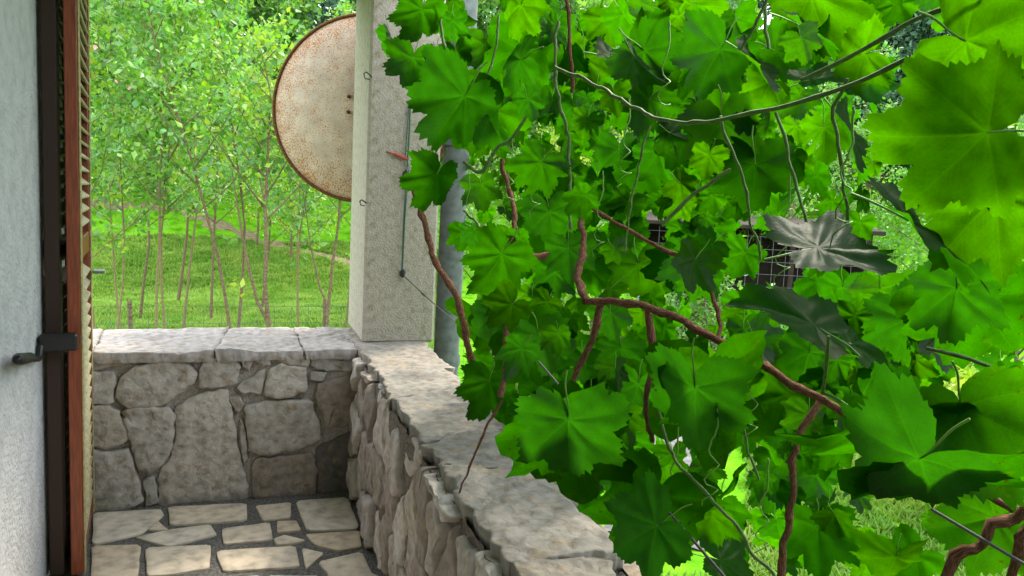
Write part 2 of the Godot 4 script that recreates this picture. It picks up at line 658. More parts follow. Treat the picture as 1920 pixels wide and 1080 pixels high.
# ---------------------------------------------------------------- trees
# grows a stem with branches; leaves sit along the branches and their twigs
func tree(called: String, label: String, category: String, group: String, base: Vector3, height: float, lean: Vector3, girth: float, bare: float, spread: float, branches: int, leaves: int, leaf: Mesh, lmat: Material, size: Vector2, tints: Array, s: int, up := 0.9, fork := 0.0) -> Node3D:
	var r := dice(s)
	var o := thing(called, label, category, base, 0.0, group)
	var trunk: Array = []
	var rad: Array = []
	var n := 9
	var bend := Vector3(r.randf_range(-1, 1), 0, r.randf_range(-1, 1)) * height * 0.03
	for i in n + 1:
		var f := float(i) / n
		trunk.append(Vector3(0, f * height * 0.93, 0) + lean * f + bend * sin(f * 5.0) + Vector3(r.randf_range(-1, 1), 0, r.randf_range(-1, 1)) * 0.012 * height * f)
		rad.append(girth * lerpf(1.0, 0.18, f) * (1.25 if i == 0 else 1.0))
	trunk[0].y = -0.15
	part("trunk", tube(trunk, rad, 8, 0.07, s), M.bark if girth > 0.02 else M.twig, o)
	var st := SurfaceTool.new()
	st.begin(Mesh.PRIMITIVE_TRIANGLES)
	var count := 0
	var seats: Array = []
	for b in branches:
		var f := bare + (1.0 - bare) * (b + r.randf()) / branches
		f = minf(f, 0.97)
		var i0 := int(f * n)
		var root: Vector3 = trunk[i0].lerp(trunk[mini(i0 + 1, n)], f * n - i0)
		var a := b * 2.4 + r.randf_range(-0.5, 0.5)
		var reach := spread * (1.0 - 0.62 * (f - bare) / (1.0 - bare)) * r.randf_range(0.7, 1.15)
		var out := Vector3(cos(a), 0, sin(a))
		var p1 := root + out * reach * 0.5 + Vector3(0, reach * 0.45 * up, 0)
		var p2 := p1 + out * reach * 0.5 + Vector3(r.randf_range(-0.1, 0.1), reach * 0.6 * up, r.randf_range(-0.1, 0.1)) * 1.0
		var g := girth * lerpf(0.5, 0.16, f) + 0.002
		count = add_tube(st, [root, root.lerp(p1, 0.5) + Vector3(0, -0.02 * reach, 0), p1, p2], [g, g * 0.8, g * 0.6, g * 0.2], 5, count)
		seats.append([root, p1, p2, reach])
		for t in 3:
			var from := p1.lerp(p2, r.randf_range(-0.6, 0.8))
			var d := (out.rotated(Vector3.UP, r.randf_range(-1.3, 1.3)) + Vector3(0, r.randf_range(0.0, 1.0) * up, 0)).normalized() * reach * r.randf_range(0.25, 0.5)
			count = add_tube(st, [from, from + d * 0.5, from + d], [g * 0.35, g * 0.25, g * 0.1], 4, count)
			seats.append([from, from + d * 0.5, from + d, reach * 0.6])
	if fork > 0.0:
		var from: Vector3 = trunk[2]
		var f2 := [from, from + Vector3(-0.12, 0.25, 0.02) * fork, from + Vector3(-0.25, 0.8, 0.0) * fork, from + Vector3(-0.38, 1.6, 0.05) * fork]
		count = add_tube(st, f2, [girth * 0.6, girth * 0.55, girth * 0.45, girth * 0.2], 6, count)
		seats.append([f2[1], f2[2], f2[3], spread])
	var limbs := part("limbs", st.commit(), M.bark if girth > 0.02 else M.twig, o)
	limbs.set_meta("kind", "stuff")
	var where: Array = []
	var cols: Array = []
	for k in leaves:
		var w: Array = seats[r.randi() % seats.size()]
		var f := pow(r.randf(), 0.7)
		var p: Vector3 = w[0].lerp(w[1], f * 2.0) if f < 0.5 else w[1].lerp(w[2], f * 2.0 - 1.0)
		p += Vector3(r.randfn(), r.randfn() * 0.8, r.randfn()) * w[3] * 0.13
		var bs := rand_basis(r, 0.25).scaled(Vector3.ONE * r.randf_range(size.x, size.y))
		where.append(Transform3D(bs, p))
		var c: Color = tints[r.randi() % tints.size()]
		cols.append(c * r.randf_range(0.8, 1.2))
	scatter("crown", leaf, lmat, o, where, cols)
	return o

# ---------------------------------------------------------------- the scene
func _ready() -> void:
	# camera
	var cam := Camera3D.new()
	cam.name = "camera"
	cam.fov = 40.44
	cam.near = 0.05
	cam.far = 400.0
	cam.transform = Transform3D(Basis(Vector3(0.94662, 0.04792, 0.31877), Vector3(-0.01007, 0.99280, -0.11934), Vector3(-0.32220, 0.10976, 0.94029)), Vector3(0, 1.6, 0))
	add_child(cam)
	cam.current = true
	# sky, exposure
	var env := Environment.new()
	env.background_mode = Environment.BG_SKY
	var sm := ProceduralSkyMaterial.new()
	sm.sky_top_color = lin(0.74, 0.80, 0.88)
	sm.sky_horizon_color = lin(0.90, 0.92, 0.94)
	sm.sky_curve = 0.25
	sm.ground_bottom_color = lin(0.10, 0.14, 0.06)
	sm.ground_horizon_color = lin(0.3, 0.36, 0.25)
	sm.sky_energy_multiplier = 1.0
	var sky := Sky.new()
	sky.sky_material = sm
	env.sky = sky
	env.background_energy_multiplier = 1.0
	env.tonemap_mode = Environment.TONE_MAPPER_LINEAR
	env.tonemap_exposure = 6.0
	env.sdfgi_enabled = true
	env.ssao_enabled = true
	env.ssil_enabled = true
	var we := WorldEnvironment.new()
	we.name = "environment"
	we.environment = env
	add_child(we)
	# a veiled sun, high behind the vine
	var sun := DirectionalLight3D.new()
	sun.name = "sun"
	sun.light_color = Color(1.0, 0.96, 0.88)
	sun.light_energy = 0.5
	sun.light_angular_distance = 12.0
	sun.shadow_enabled = true
	sun.sky_mode = DirectionalLight3D.SKY_MODE_LIGHT_ONLY
	add_child(sun)
	sun.look_at_from_position(Vector3(9, 14, -7), Vector3.ZERO)

	make_materials()
	build_ground()
	build_house()
	build_terrace_floor()
	build_back_parapet()
	build_side_parapet()
	build_pillar()
	build_drainpipe()
	build_dish()
	build_shutters()
	build_garden()
	build_vine()

func make_materials() -> void:
	var fine := noise_tex(1, 0.02, 5, [0.0, 0.45, 0.7, 1.0], [grey(0.62), grey(0.82), grey(0.93), grey(1.0)])
	var grain := noise_tex(2, 0.05, 4, [0.0, 1.0], [grey(0.0), grey(1.0)])
	var coarse := noise_tex(3, 0.018, 5, [0.0, 1.0], [grey(0.0), grey(1.0)])
	var warm := noise_tex(4, 0.014, 5, [0.0, 0.38, 0.55, 0.72, 1.0], [Color(0.74, 0.68, 0.60), Color(0.86, 0.83, 0.79), Color(0.93, 0.92, 0.9), Color(0.96, 0.95, 0.93), Color(1, 1, 1)])
	var spots := noise_tex(8, 0.016, 5, [0.0, 0.62, 0.8, 1.0], [grey(0.0), grey(0.0), grey(0.6), grey(0.7)])
	var brown := noise_tex(9, 0.03, 4, [0.0, 0.5, 1.0], [Color(0.30, 0.27, 0.22), Color(0.52, 0.45, 0.36), Color(0.7, 0.6, 0.45)])
	var stonecol := {
		"stone_pale": lin(0.53, 0.485, 0.435), "stone_grey": lin(0.45, 0.415, 0.375), "stone_cool": lin(0.40, 0.375, 0.345), "stone_tan": lin(0.43, 0.38, 0.32), "stone_brown": lin(0.31, 0.262, 0.222),
		"stone_umber": lin(0.24, 0.20, 0.17), "stone_shaded": lin(0.15, 0.14, 0.125), "stone_pink": lin(0.43, 0.38, 0.342), "stone_cap": lin(0.38, 0.345, 0.32), "stone_cap_grey": lin(0.26, 0.238, 0.208), "stone_cap_tan": lin(0.26, 0.232, 0.198), "stone_cap_pale": lin(0.275, 0.252, 0.22),
	}
	var crisp := noise_tex(33, 0.012, 7, [0.0, 0.35, 0.5, 0.62, 1.0], [grey(0.72), grey(0.88), grey(0.93), grey(0.97), grey(1.0)], 1024)
	var chips := noise_tex(34, 0.010, 7, [0.0, 0.4, 0.47, 0.55, 1.0], [grey(0.0), grey(0.35), grey(0.6), grey(0.75), grey(1.0)], 1024)
	for k in stonecol:
		var m := worldmap(mat(stonecol[k], 0.92, 0.25), crisp, 1.3, chips, 0.55)
		m.detail_enabled = true
		m.detail_albedo = brown
		m.detail_mask = spots
		m.detail_blend_mode = BaseMaterial3D.BLEND_MODE_MIX
		M[k] = m
	M.mortar = worldmap(mat(lin(0.19, 0.18, 0.165), 0.97, 0.2), fine, 5.0, grain, 2.2)
	M.mortar_pale = worldmap(mat(lin(0.39, 0.355, 0.315), 0.97, 0.2), crisp, 4.0, grain, 0.5)
	M.mortar_brown = worldmap(mat(lin(0.24, 0.20, 0.17), 0.97, 0.2), fine, 5.0, grain, 0.7)
	M.floor_joint = worldmap(mat(lin(0.20, 0.19, 0.175), 0.95, 0.2), fine, 4.0, grain, 0.6)
	for k in [["paving_cream", lin(0.66, 0.55, 0.42)], ["paving_sand", lin(0.60, 0.48, 0.35)], ["paving_pale", lin(0.68, 0.595, 0.48)]]:
		M[k[0]] = worldmap(mat(k[1], 0.7, 0.45), crisp, 0.9, chips, 0.12)
	M.plaster_white = worldmap(mat(lin(0.43, 0.44, 0.455), 0.95, 0.25), noise_tex(12, 0.012, 5, [0.0, 0.5, 1.0], [grey(0.88), grey(0.96), grey(1.0)]), 1.6, noise_tex(13, 0.045, 4, [0.0, 0.35, 0.6, 1.0], [grey(0.0), grey(0.3), grey(0.8), grey(1.0)]), 0.4)
	M.plaster_cream = worldmap(mat(lin(0.395, 0.36, 0.32), 0.95, 0.25), noise_tex(14, 0.02, 5, [0.0, 0.3, 0.55, 1.0], [Color(0.86, 0.84, 0.78), Color(0.92, 0.91, 0.87), Color(0.96, 0.95, 0.93), grey(1.0)]), 2.2, noise_tex(15, 0.06, 4, [0.0, 0.4, 0.6, 1.0], [grey(0.0), grey(0.2), grey(0.8), grey(1.0)]), 0.2)
	var cream: StandardMaterial3D = M.plaster_cream
	cream.detail_enabled = true
	cream.detail_albedo = noise_tex(16, 0.05, 3, [0.0, 1.0], [Color(0.34, 0.35, 0.22), Color(0.5, 0.48, 0.36)])
	cream.detail_mask = noise_tex(17, 0.012, 5, [0.0, 0.6, 0.85, 1.0], [grey(0.0), grey(0.0), grey(0.4), grey(0.5)])
	M.ceiling = worldmap(mat(lin(0.62, 0.60, 0.55), 0.95, 0.2), fine, 1.0)
	M.red_wood = worldmap(mat(lin(0.30, 0.062, 0.02), 0.42, 0.5), noise_tex(18, 0.02, 4, [0.0, 1.0], [grey(0.6), grey(1.0)]), 2.0)
	M.red_wood.uv1_scale = Vector3(9, 0.7, 9)
	M.shaded_wood = mat(lin(0.03, 0.016, 0.012), 0.6, 0.4)  # inner shutter leaf: the shadow by the wall is put into its colour
	M.shaded_slat = mat(lin(0.045, 0.028, 0.022), 0.5, 0.45)  # slats of that leaf, darkened the same way to stand for shade
	M.cream_slat = worldmap(mat(lin(0.50, 0.44, 0.25), 0.55, 0.4), fine, 3.0)
	M.cream_frame = worldmap(mat(lin(0.42, 0.36, 0.16), 0.55, 0.4), fine, 3.0)
	M.black_iron = worldmap(mat(lin(0.012, 0.012, 0.013), 0.45, 0.5), fine, 8.0)
	M.grey_metal = mat(lin(0.12, 0.13, 0.13), 0.5, 0.5)
	M.zinc = worldmap(mat(lin(0.17, 0.195, 0.185), 0.85, 0.25), noise_tex(20, 0.02, 4, [0.0, 0.5, 1.0], [grey(0.7), grey(0.9), grey(1.0)]), 1.5)
	M.rust = worldmap(mat(lin(0.20, 0.085, 0.03), 0.9, 0.3), noise_tex(21, 0.03, 4, [0.0, 0.5, 1.0], [grey(0.4), grey(0.8), grey(1.0)]), 3.0, grain, 0.4)
	M.red_plastic = mat(lin(0.40, 0.05, 0.03), 0.5, 0.5)
	M.green_cord = mat(lin(0.05, 0.12, 0.08), 0.8, 0.3)
	M.wire = mat(lin(0.06, 0.065, 0.06), 0.6, 0.4)
	M.galvanised = mat(lin(0.30, 0.31, 0.31), 0.5, 0.5)
	# garden
	var soil := noise_tex(22, 0.02, 5, [0.0, 0.35, 0.6, 1.0], [Color(0.42, 0.5, 0.24), Color(0.62, 0.85, 0.34), Color(0.75, 0.95, 0.4), Color(0.95, 0.95, 0.6)])
	M.lawn = worldmap(mat(lin(0.15, 0.25, 0.05), 0.95, 0.08), soil, 0.23, grain, 3.0)
	M.grass = leaf_mat(Color.WHITE, Color(0.8, 0.8, 0.35), [], 0.8, 0.1)
	M.grass.vertex_color_use_as_albedo = true
	M.dirt = worldmap(mat(lin(0.165, 0.145, 0.085), 0.97, 0.15), warm, 0.8, coarse, 3.0)
	M.pale_path = worldmap(mat(lin(0.14, 0.14, 0.135), 0.9, 0.2), fine, 0.7, grain, 0.6)
	M.bark = worldmap(mat(lin(0.17, 0.13, 0.085), 0.95, 0.2), warm, 3.0, coarse, 1.0)
	M.twig = worldmap(mat(lin(0.20, 0.17, 0.09), 0.9, 0.25), warm, 5.0)
	M.foliage = leaf_mat(Color.WHITE, Color(0.85, 0.95, 0.3), [], 0.42, 0.35)
	M.foliage.vertex_color_use_as_albedo = true
	M.conifer = leaf_mat(Color.WHITE, Color(0.2, 0.25, 0.15), [], 0.7, 0.3)
	M.conifer.vertex_color_use_as_albedo = true
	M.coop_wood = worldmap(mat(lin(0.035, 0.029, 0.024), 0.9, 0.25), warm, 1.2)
	M.blossom = mat(lin(0.65, 0.25, 0.28), 0.7, 0.3)
	# the vine
	var maps := leaf_maps(77, 0.0)
	var worn := leaf_maps(78, 1.0)
	M.leaf_o = leaf_mat(lin(0.042, 0.148, 0.011), Color(1.05, 1.30, 0.15), maps, 0.46, 0.75)  # darker copy of the leaf tone for shaded leaves: shade in the colour
	M.leaf_m = leaf_mat(lin(0.054, 0.172, 0.012), Color(1.10, 1.34, 0.15), maps, 0.46, 0.75)
	M.leaf_w = leaf_mat(lin(0.062, 0.170, 0.014), Color(1.10, 1.32, 0.15), worn, 0.5, 0.7)
	M.leaf_y = leaf_mat(lin(0.086, 0.215, 0.012), Color(1.22, 1.42, 0.13), maps, 0.46, 0.7)  # lighter, yellower copy for backlit leaves: some of the glow is painted in
	M.leaf_any = leaf_mat(Color.WHITE, Color(1.10, 1.36, 0.14), worn, 0.48, 0.7)
	for k in ["leaf_o", "leaf_m", "leaf_y"]:
		M[k].clearcoat_enabled = true
		M[k].clearcoat = 0.3
		M[k].clearcoat_roughness = 0.45
	M.leaf_any.vertex_color_use_as_albedo = true
	M.petiole = mat(lin(0.11, 0.24, 0.035), 0.5, 0.4)
	M.shoot = worldmap(mat(lin(0.10, 0.19, 0.035), 0.6, 0.4), fine, 6.0)
	M.cane = mat(Color.WHITE, 0.9, 0.2)
	M.cane.albedo_texture = noise_tex(25, 0.035, 4, [0.0, 0.3, 0.5, 0.7, 1.0], [lin(0.05, 0.027, 0.018), lin(0.12, 0.055, 0.034), lin(0.22, 0.10, 0.06), lin(0.29, 0.145, 0.088), lin(0.40, 0.28, 0.2)])
	M.cane.heightmap_enabled = true
	M.cane.heightmap_texture = noise_tex(26, 0.035, 4, [0.0, 1.0], [grey(0.0), grey(1.0)])
	M.cane.heightmap_scale = 0.5
	M.cane.uv1_scale = Vector3(1.6, 0.045, 1)

# ---------------------------------------------------------------- ground and far things
func build_ground() -> void:
	structure("lawn", draped(-26, 62, -62, 14, 0.4, 0.0), M.lawn)
	structure("dirt_path", strip([Vector2(-4.679, -24.018), Vector2(-1.718, -23.595), Vector2(-0.162, -22.013), Vector2(2.254, -19.829), Vector2(3.953, -17.610)], 0.34, 0.03, 0.6, 4), M.dirt)
	structure("garden_path", strip([Vector2(2.600, -4.400), Vector2(3.500, -5.600), Vector2(4.600, -7.200), Vector2(6.000, -8.300), Vector2(8.500, -9.200)], 0.38, 0.035, 0.3, 6), M.pale_path)
	# grass blades
	var st := SurfaceTool.new()
	st.begin(Mesh.PRIMITIVE_TRIANGLES)
	var r := dice(8)
	for k in 5:
		var a := k * 1.3
		var d := Vector3(cos(a), 0, sin(a))
		var w := Vector3(-d.z, 0, d.x) * 0.09
		var b := d * 0.12
		var m := b + d * 0.1 + Vector3(0, 0.6, 0)
		var t := b + d * r.randf_range(0.3, 0.55) + Vector3(0, r.randf_range(0.8, 1.1), 0)
		for q in [b - w, m - w * 0.7, b + w, b + w, m - w * 0.7, m + w * 0.7, m - w * 0.7, t, m + w * 0.7]:
			st.add_vertex(q)
	st.generate_normals()
	var tuft := st.commit()
	var where: Array = []
	var cols: Array = []
	var patch := fnoise(55, 0.5, 3)
	for k in 95000:
		var az: float
		var d: float
		if k % 19 < 11:
			az = deg_to_rad(r.randf_range(-20.0, 14.0))
			d = sqrt(r.randf_range(36.0, 460.0))
		else:
			az = deg_to_rad(r.randf_range(18.0, 58.0))
			d = sqrt(r.randf_range(7.0, 200.0))
		var x := sin(az) * d
		var z := -cos(az) * d
		if x < 1.15 and z > -4.9:
			continue
		if on_bare(x, z):
			continue
		var sz := r.randf_range(0.05, 0.11) * (1.0 + 0.5 * patch.get_noise_2d(x, z)) * (1.0 if d < 7.0 else 1.3)
		where.append(Transform3D(Basis(Vector3.UP, r.randf() * TAU).scaled(Vector3(sz * 1.2, sz, sz * 1.2)), Vector3(x, ground_at(x, z) - 0.005, z)))
		var f := clampf(0.5 + 0.7 * patch.get_noise_2d(x * 2.0, z * 2.0) + r.randf_range(-0.25, 0.25), 0, 1)
		cols.append(Color(0.10, 0.23, 0.035).lerp(Color(0.21, 0.32, 0.075), f))
	var g := scatter("grass", tuft, M.grass, self, where, cols)
	tag(g, "bright green meadow grass covering the sloping lawn", "grass")

var bare_lines: Array = [[Vector2(-4.679, -24.018), Vector2(-1.718, -23.595), 0.22], [Vector2(-1.718, -23.595), Vector2(-0.162, -22.013), 0.22], [Vector2(-0.162, -22.013), Vector2(2.254, -19.829), 0.22], [Vector2(2.254, -19.829), Vector2(3.953, -17.610), 0.22], [Vector2(2.600, -4.400), Vector2(3.500, -5.600), 0.55], [Vector2(3.500, -5.600), Vector2(4.600, -7.200), 0.55], [Vector2(4.600, -7.200), Vector2(6.000, -8.300), 0.55], [Vector2(6.000, -8.300), Vector2(8.500, -9.200), 0.55]]

func on_bare(x: float, z: float) -> bool:
	for b in bare_lines:
		var p := Geometry2D.get_closest_point_to_segment(Vector2(x, z), b[0], b[1])
		if p.distance_to(Vector2(x, z)) < b[2]:
			return true
	return false

func build_house() -> void:
	var h := thing("house_wall", "white rough plastered house wall beside the wooden shutters", "wall", Vector3(-0.75, 0, 0))
	part("plaster", chamfer_box(Vector3(0.3, 2.8, 6.38), 0.01), M.plaster_white, h, Transform3D(Basis(), Vector3(-0.15, 1.4, -0.91)))
	part("added_end_wall", chamfer_box(Vector3(1.9, 2.8, 0.3), 0.01), M.plaster_white, h, Transform3D(Basis(), Vector3(0.955, 1.4, 1.75)))  # unseen wall added behind the camera to darken the terrace
	structure("terrace_ceiling", chamfer_box(Vector3(1.6, 0.2, 7.55), 0.01), M.ceiling).position = Vector3(-0.05, 2.9, -1.22)

func build_terrace_floor() -> void:
	var fl := structure("terrace_floor", chamfer_box(Vector3(1.75, 0.7, 8.0), 0.005), M.floor_joint)
	fl.position = Vector3(0.125, -0.358, -0.75)
	var r := dice(91)
	var polys: Array = [PackedVector2Array([Vector2(-0.694, 4.092), Vector2(-0.389, 4.074), Vector2(-0.365, 4.001), Vector2(-0.444, 3.794), Vector2(-0.633, 3.718)]),
		PackedVector2Array([Vector2(-0.356, 4.096), Vector2(0.014, 4.067), Vector2(0.020, 3.847), Vector2(-0.331, 3.864)]),
		PackedVector2Array([Vector2(0.057, 4.024), Vector2(0.231, 4.038), Vector2(0.222, 3.848), Vector2(0.089, 3.831)]),
		PackedVector2Array([Vector2(0.255, 4.050), Vector2(0.523, 4.047), Vector2(0.532, 3.633), Vector2(0.284, 3.673)]),
		PackedVector2Array([Vector2(-0.389, 3.930), Vector2(-0.330, 3.812), Vector2(-0.421, 3.832)]),
		PackedVector2Array([Vector2(-0.471, 3.756), Vector2(-0.318, 3.812), Vector2(-0.148, 3.832), Vector2(-0.116, 3.713), Vector2(-0.312, 3.625)]),
		PackedVector2Array([Vector2(-0.095, 3.777), Vector2(0.121, 3.802), Vector2(0.132, 3.604), Vector2(-0.085, 3.599)]),
		PackedVector2Array([Vector2(0.155, 3.807), Vector2(0.246, 3.794), Vector2(0.262, 3.682), Vector2(0.150, 3.679)]),
		PackedVector2Array([Vector2(0.132, 3.606), Vector2(0.182, 3.641), Vector2(0.276, 3.560), Vector2(0.204, 3.537), Vector2(0.141, 3.551)]),
		PackedVector2Array([Vector2(0.274, 3.629), Vector2(0.528, 3.615), Vector2(0.516, 3.441), Vector2(0.404, 3.423), Vector2(0.314, 3.500)]),
		PackedVector2Array([Vector2(-0.633, 3.705), Vector2(-0.433, 3.673), Vector2(-0.405, 3.352), Vector2(-0.586, 3.394)]),
		PackedVector2Array([Vector2(-0.411, 3.630), Vector2(-0.138, 3.607), Vector2(-0.133, 3.377), Vector2(-0.297, 3.348), Vector2(-0.372, 3.359)]),
		PackedVector2Array([Vector2(-0.115, 3.538), Vector2(0.228, 3.511), Vector2(0.231, 3.303), Vector2(-0.079, 3.330)]),
		PackedVector2Array([Vector2(0.252, 3.480), Vector2(0.342, 3.409), Vector2(0.253, 3.275)]),
		PackedVector2Array([Vector2(0.310, 3.334), Vector2(0.507, 3.387), Vector2(0.522, 3.159), Vector2(0.355, 3.165)])]
	for p in cells(-0.74, 0.55, 0.3, 3.26, 0.42, 0.24, 0.3, 0.026, r):
		polys.append(p)
	var kinds := ["paving_cream", "paving_cream", "paving_sand", "paving_pale", "paving_cream"]
	for p in polys:
		part("paving_stone", stone(p, Vector3(0, 0.35, 0.75) + Vector3(-0.125, 0, 0), Vector3(1, 0, 0), Vector3(0, 0, -1), 0.0095 + r.randf_range(0, 0.002), 0.002, 0.001, 0.0022, 0.05, r), M[kinds[r.randi() % 5]], fl)

func build_back_parapet() -> void:
	var w := thing("back_parapet", "low grey rubble stone wall closing the far end of the terrace", "stone wall")
	part("mortar", chamfer_box(Vector3(1.85, 1.36, 0.54), 0.02), M.mortar, w, Transform3D(Basis(), Vector3(-0.28, 0.06, -4.455)))
	part("mortar_face", rough_sheet(Vector3(-1.2, -0.02, -4.170), Vector3(1, 0, 0), Vector3(0, 1, 0), 1.76, 0.77, 0.012, 0.010, 71), M.mortar_pale, w)
	var r := dice(17)
	for s in [["stone_tan", PackedVector2Array([Vector2(-0.708, 0.750), Vector2(-0.467, 0.750), Vector2(-0.422, 0.750), Vector2(-0.556, 0.722), Vector2(-0.704, 0.688)])],
		["stone_grey", PackedVector2Array([Vector2(-0.599, 0.549), Vector2(-0.576, 0.661), Vector2(-0.509, 0.715), Vector2(-0.408, 0.742), Vector2(-0.306, 0.740), Vector2(-0.225, 0.670), Vector2(-0.230, 0.626), Vector2(-0.363, 0.522), Vector2(-0.420, 0.494), Vector2(-0.544, 0.503)])],
		["stone_grey", PackedVector2Array([Vector2(-0.737, 0.689), Vector2(-0.607, 0.690), Vector2(-0.594, 0.638), Vector2(-0.602, 0.532), Vector2(-0.673, 0.522), Vector2(-0.738, 0.537)])],
		["stone_tan", PackedVector2Array([Vector2(-0.384, 0.750), Vector2(-0.232, 0.750), Vector2(-0.186, 0.750), Vector2(-0.232, 0.745), Vector2(-0.302, 0.740), Vector2(-0.370, 0.750)])],
		["stone_grey", PackedVector2Array([Vector2(-0.171, 0.750), Vector2(-0.047, 0.750), Vector2(-0.022, 0.706), Vector2(-0.033, 0.616), Vector2(-0.122, 0.586), Vector2(-0.223, 0.589), Vector2(-0.217, 0.698), Vector2(-0.194, 0.750)])],
		["stone_grey", PackedVector2Array([Vector2(-0.030, 0.750), Vector2(0.048, 0.750), Vector2(0.043, 0.750), Vector2(0.026, 0.682), Vector2(-0.017, 0.696), Vector2(-0.036, 0.750)])],
		["stone_pale", PackedVector2Array([Vector2(0.066, 0.750), Vector2(0.118, 0.750), Vector2(0.125, 0.708), Vector2(0.082, 0.696), Vector2(0.057, 0.716)])],
		["stone_tan", PackedVector2Array([Vector2(0.128, 0.750), Vector2(0.316, 0.750), Vector2(0.324, 0.689), Vector2(0.211, 0.698), Vector2(0.136, 0.732)])],
		["stone_cool", PackedVector2Array([Vector2(0.322, 0.750), Vector2(0.574, 0.750), Vector2(0.578, 0.691), Vector2(0.545, 0.658), Vector2(0.402, 0.661), Vector2(0.324, 0.690)])],
		["stone_grey", PackedVector2Array([Vector2(-0.048, 0.594), Vector2(0.072, 0.676), Vector2(0.112, 0.688), Vector2(0.086, 0.550), Vector2(-0.012, 0.554)])],
		["stone_pale", PackedVector2Array([Vector2(0.111, 0.681), Vector2(0.162, 0.713), Vector2(0.307, 0.690), Vector2(0.316, 0.556), Vector2(0.178, 0.520), Vector2(0.088, 0.539)])],
		["stone_cool", PackedVector2Array([Vector2(0.324, 0.659), Vector2(0.407, 0.653), Vector2(0.395, 0.606), Vector2(0.321, 0.608)])],
		["stone_brown", PackedVector2Array([Vector2(0.365, 0.601), Vector2(0.579, 0.652), Vector2(0.585, 0.416), Vector2(0.501, 0.351), Vector2(0.409, 0.355), Vector2(0.381, 0.452), Vector2(0.347, 0.535)])],
		["stone_grey", PackedVector2Array([Vector2(-0.006, 0.489), Vector2(0.104, 0.517), Vector2(0.337, 0.509), Vector2(0.371, 0.405), Vector2(0.393, 0.295), Vector2(0.310, 0.252), Vector2(0.170, 0.226), Vector2(0.071, 0.225), Vector2(0.015, 0.262), Vector2(0.007, 0.382)])],
		["stone_pale", PackedVector2Array([Vector2(-0.330, 0.494), Vector2(-0.214, 0.567), Vector2(-0.084, 0.589), Vector2(-0.071, 0.510), Vector2(-0.040, 0.351), Vector2(-0.008, 0.189), Vector2(0.024, 0.066), Vector2(0.019, -0.008), Vector2(-0.188, -0.025), Vector2(-0.405, -0.017), Vector2(-0.411, 0.163), Vector2(-0.353, 0.237), Vector2(-0.330, 0.366)])],
		["stone_grey", PackedVector2Array([Vector2(-0.576, 0.488), Vector2(-0.520, 0.505), Vector2(-0.373, 0.499), Vector2(-0.327, 0.465), Vector2(-0.339, 0.311), Vector2(-0.373, 0.209), Vector2(-0.454, 0.156), Vector2(-0.499, 0.179), Vector2(-0.532, 0.321)])],
		["stone_tan", PackedVector2Array([Vector2(-0.740, 0.523), Vector2(-0.631, 0.525), Vector2(-0.576, 0.485), Vector2(-0.532, 0.344), Vector2(-0.622, 0.292), Vector2(-0.742, 0.330)])],
		["stone_grey", PackedVector2Array([Vector2(-0.744, 0.317), Vector2(-0.624, 0.293), Vector2(-0.535, 0.301), Vector2(-0.502, 0.177), Vector2(-0.474, 0.020), Vector2(-0.559, -0.025), Vector2(-0.748, -0.009)])],
		["stone_brown", PackedVector2Array([Vector2(0.033, 0.167), Vector2(0.057, 0.206), Vector2(0.233, 0.215), Vector2(0.348, 0.229), Vector2(0.376, 0.117), Vector2(0.365, -0.021), Vector2(0.185, -0.023), Vector2(0.047, -0.007)])],
		["stone_shaded", PackedVector2Array([Vector2(0.359, 0.247), Vector2(0.594, 0.352), Vector2(0.604, -0.044), Vector2(0.378, -0.035), Vector2(0.368, 0.116)])],  # corner stone: the shade in the corner is put into its colour
		["stone_tan", PackedVector2Array([Vector2(-0.079, 0.536), Vector2(-0.019, 0.545), Vector2(-0.000, 0.494), Vector2(-0.030, 0.456), Vector2(-0.061, 0.483)])],
		["stone_cool", PackedVector2Array([Vector2(-0.022, 0.427), Vector2(0.008, 0.359), Vector2(0.019, 0.199), Vector2(-0.005, 0.187), Vector2(-0.025, 0.321)])],
		["stone_cool", PackedVector2Array([Vector2(-0.479, 0.128), Vector2(-0.422, 0.150), Vector2(-0.403, 0.005), Vector2(-0.464, -0.010)])]]:
		part("stone", stone(s[1], Vector3(0, 0, -4.176), Vector3(1, 0, 0), Vector3(0, 1, 0), r.randf_range(0.022, 0.046), 0.006, 0.012, 0.006, 0.025, r), M[s[0]], w)
	var cuts := [-1.2, -0.72, -0.12, 0.28, 0.61]
	for i in 4:
		var a: float = cuts[i] + 0.0012
		var b: float = cuts[i + 1] - 0.0012
		var k: float = [0.02, -0.03, 0.03, -0.01, 0.0][i]
		var k2: float = [0.02, -0.03, 0.03, -0.01, 0.0][i + 1]
		part("capstone", flagstone(Vector3(a + k, 0.79, -4.765), Vector3(b + k2, 0.79, -4.775), Vector3(b - k2, 0.785, -4.125 + r.randf_range(-0.012, 0.012)), Vector3(a - k, 0.785, -4.12 + r.randf_range(-0.012, 0.012)), 34, 56, 0.06, 0.006, 0.016, 300 + i), M["stone_cap"], w)

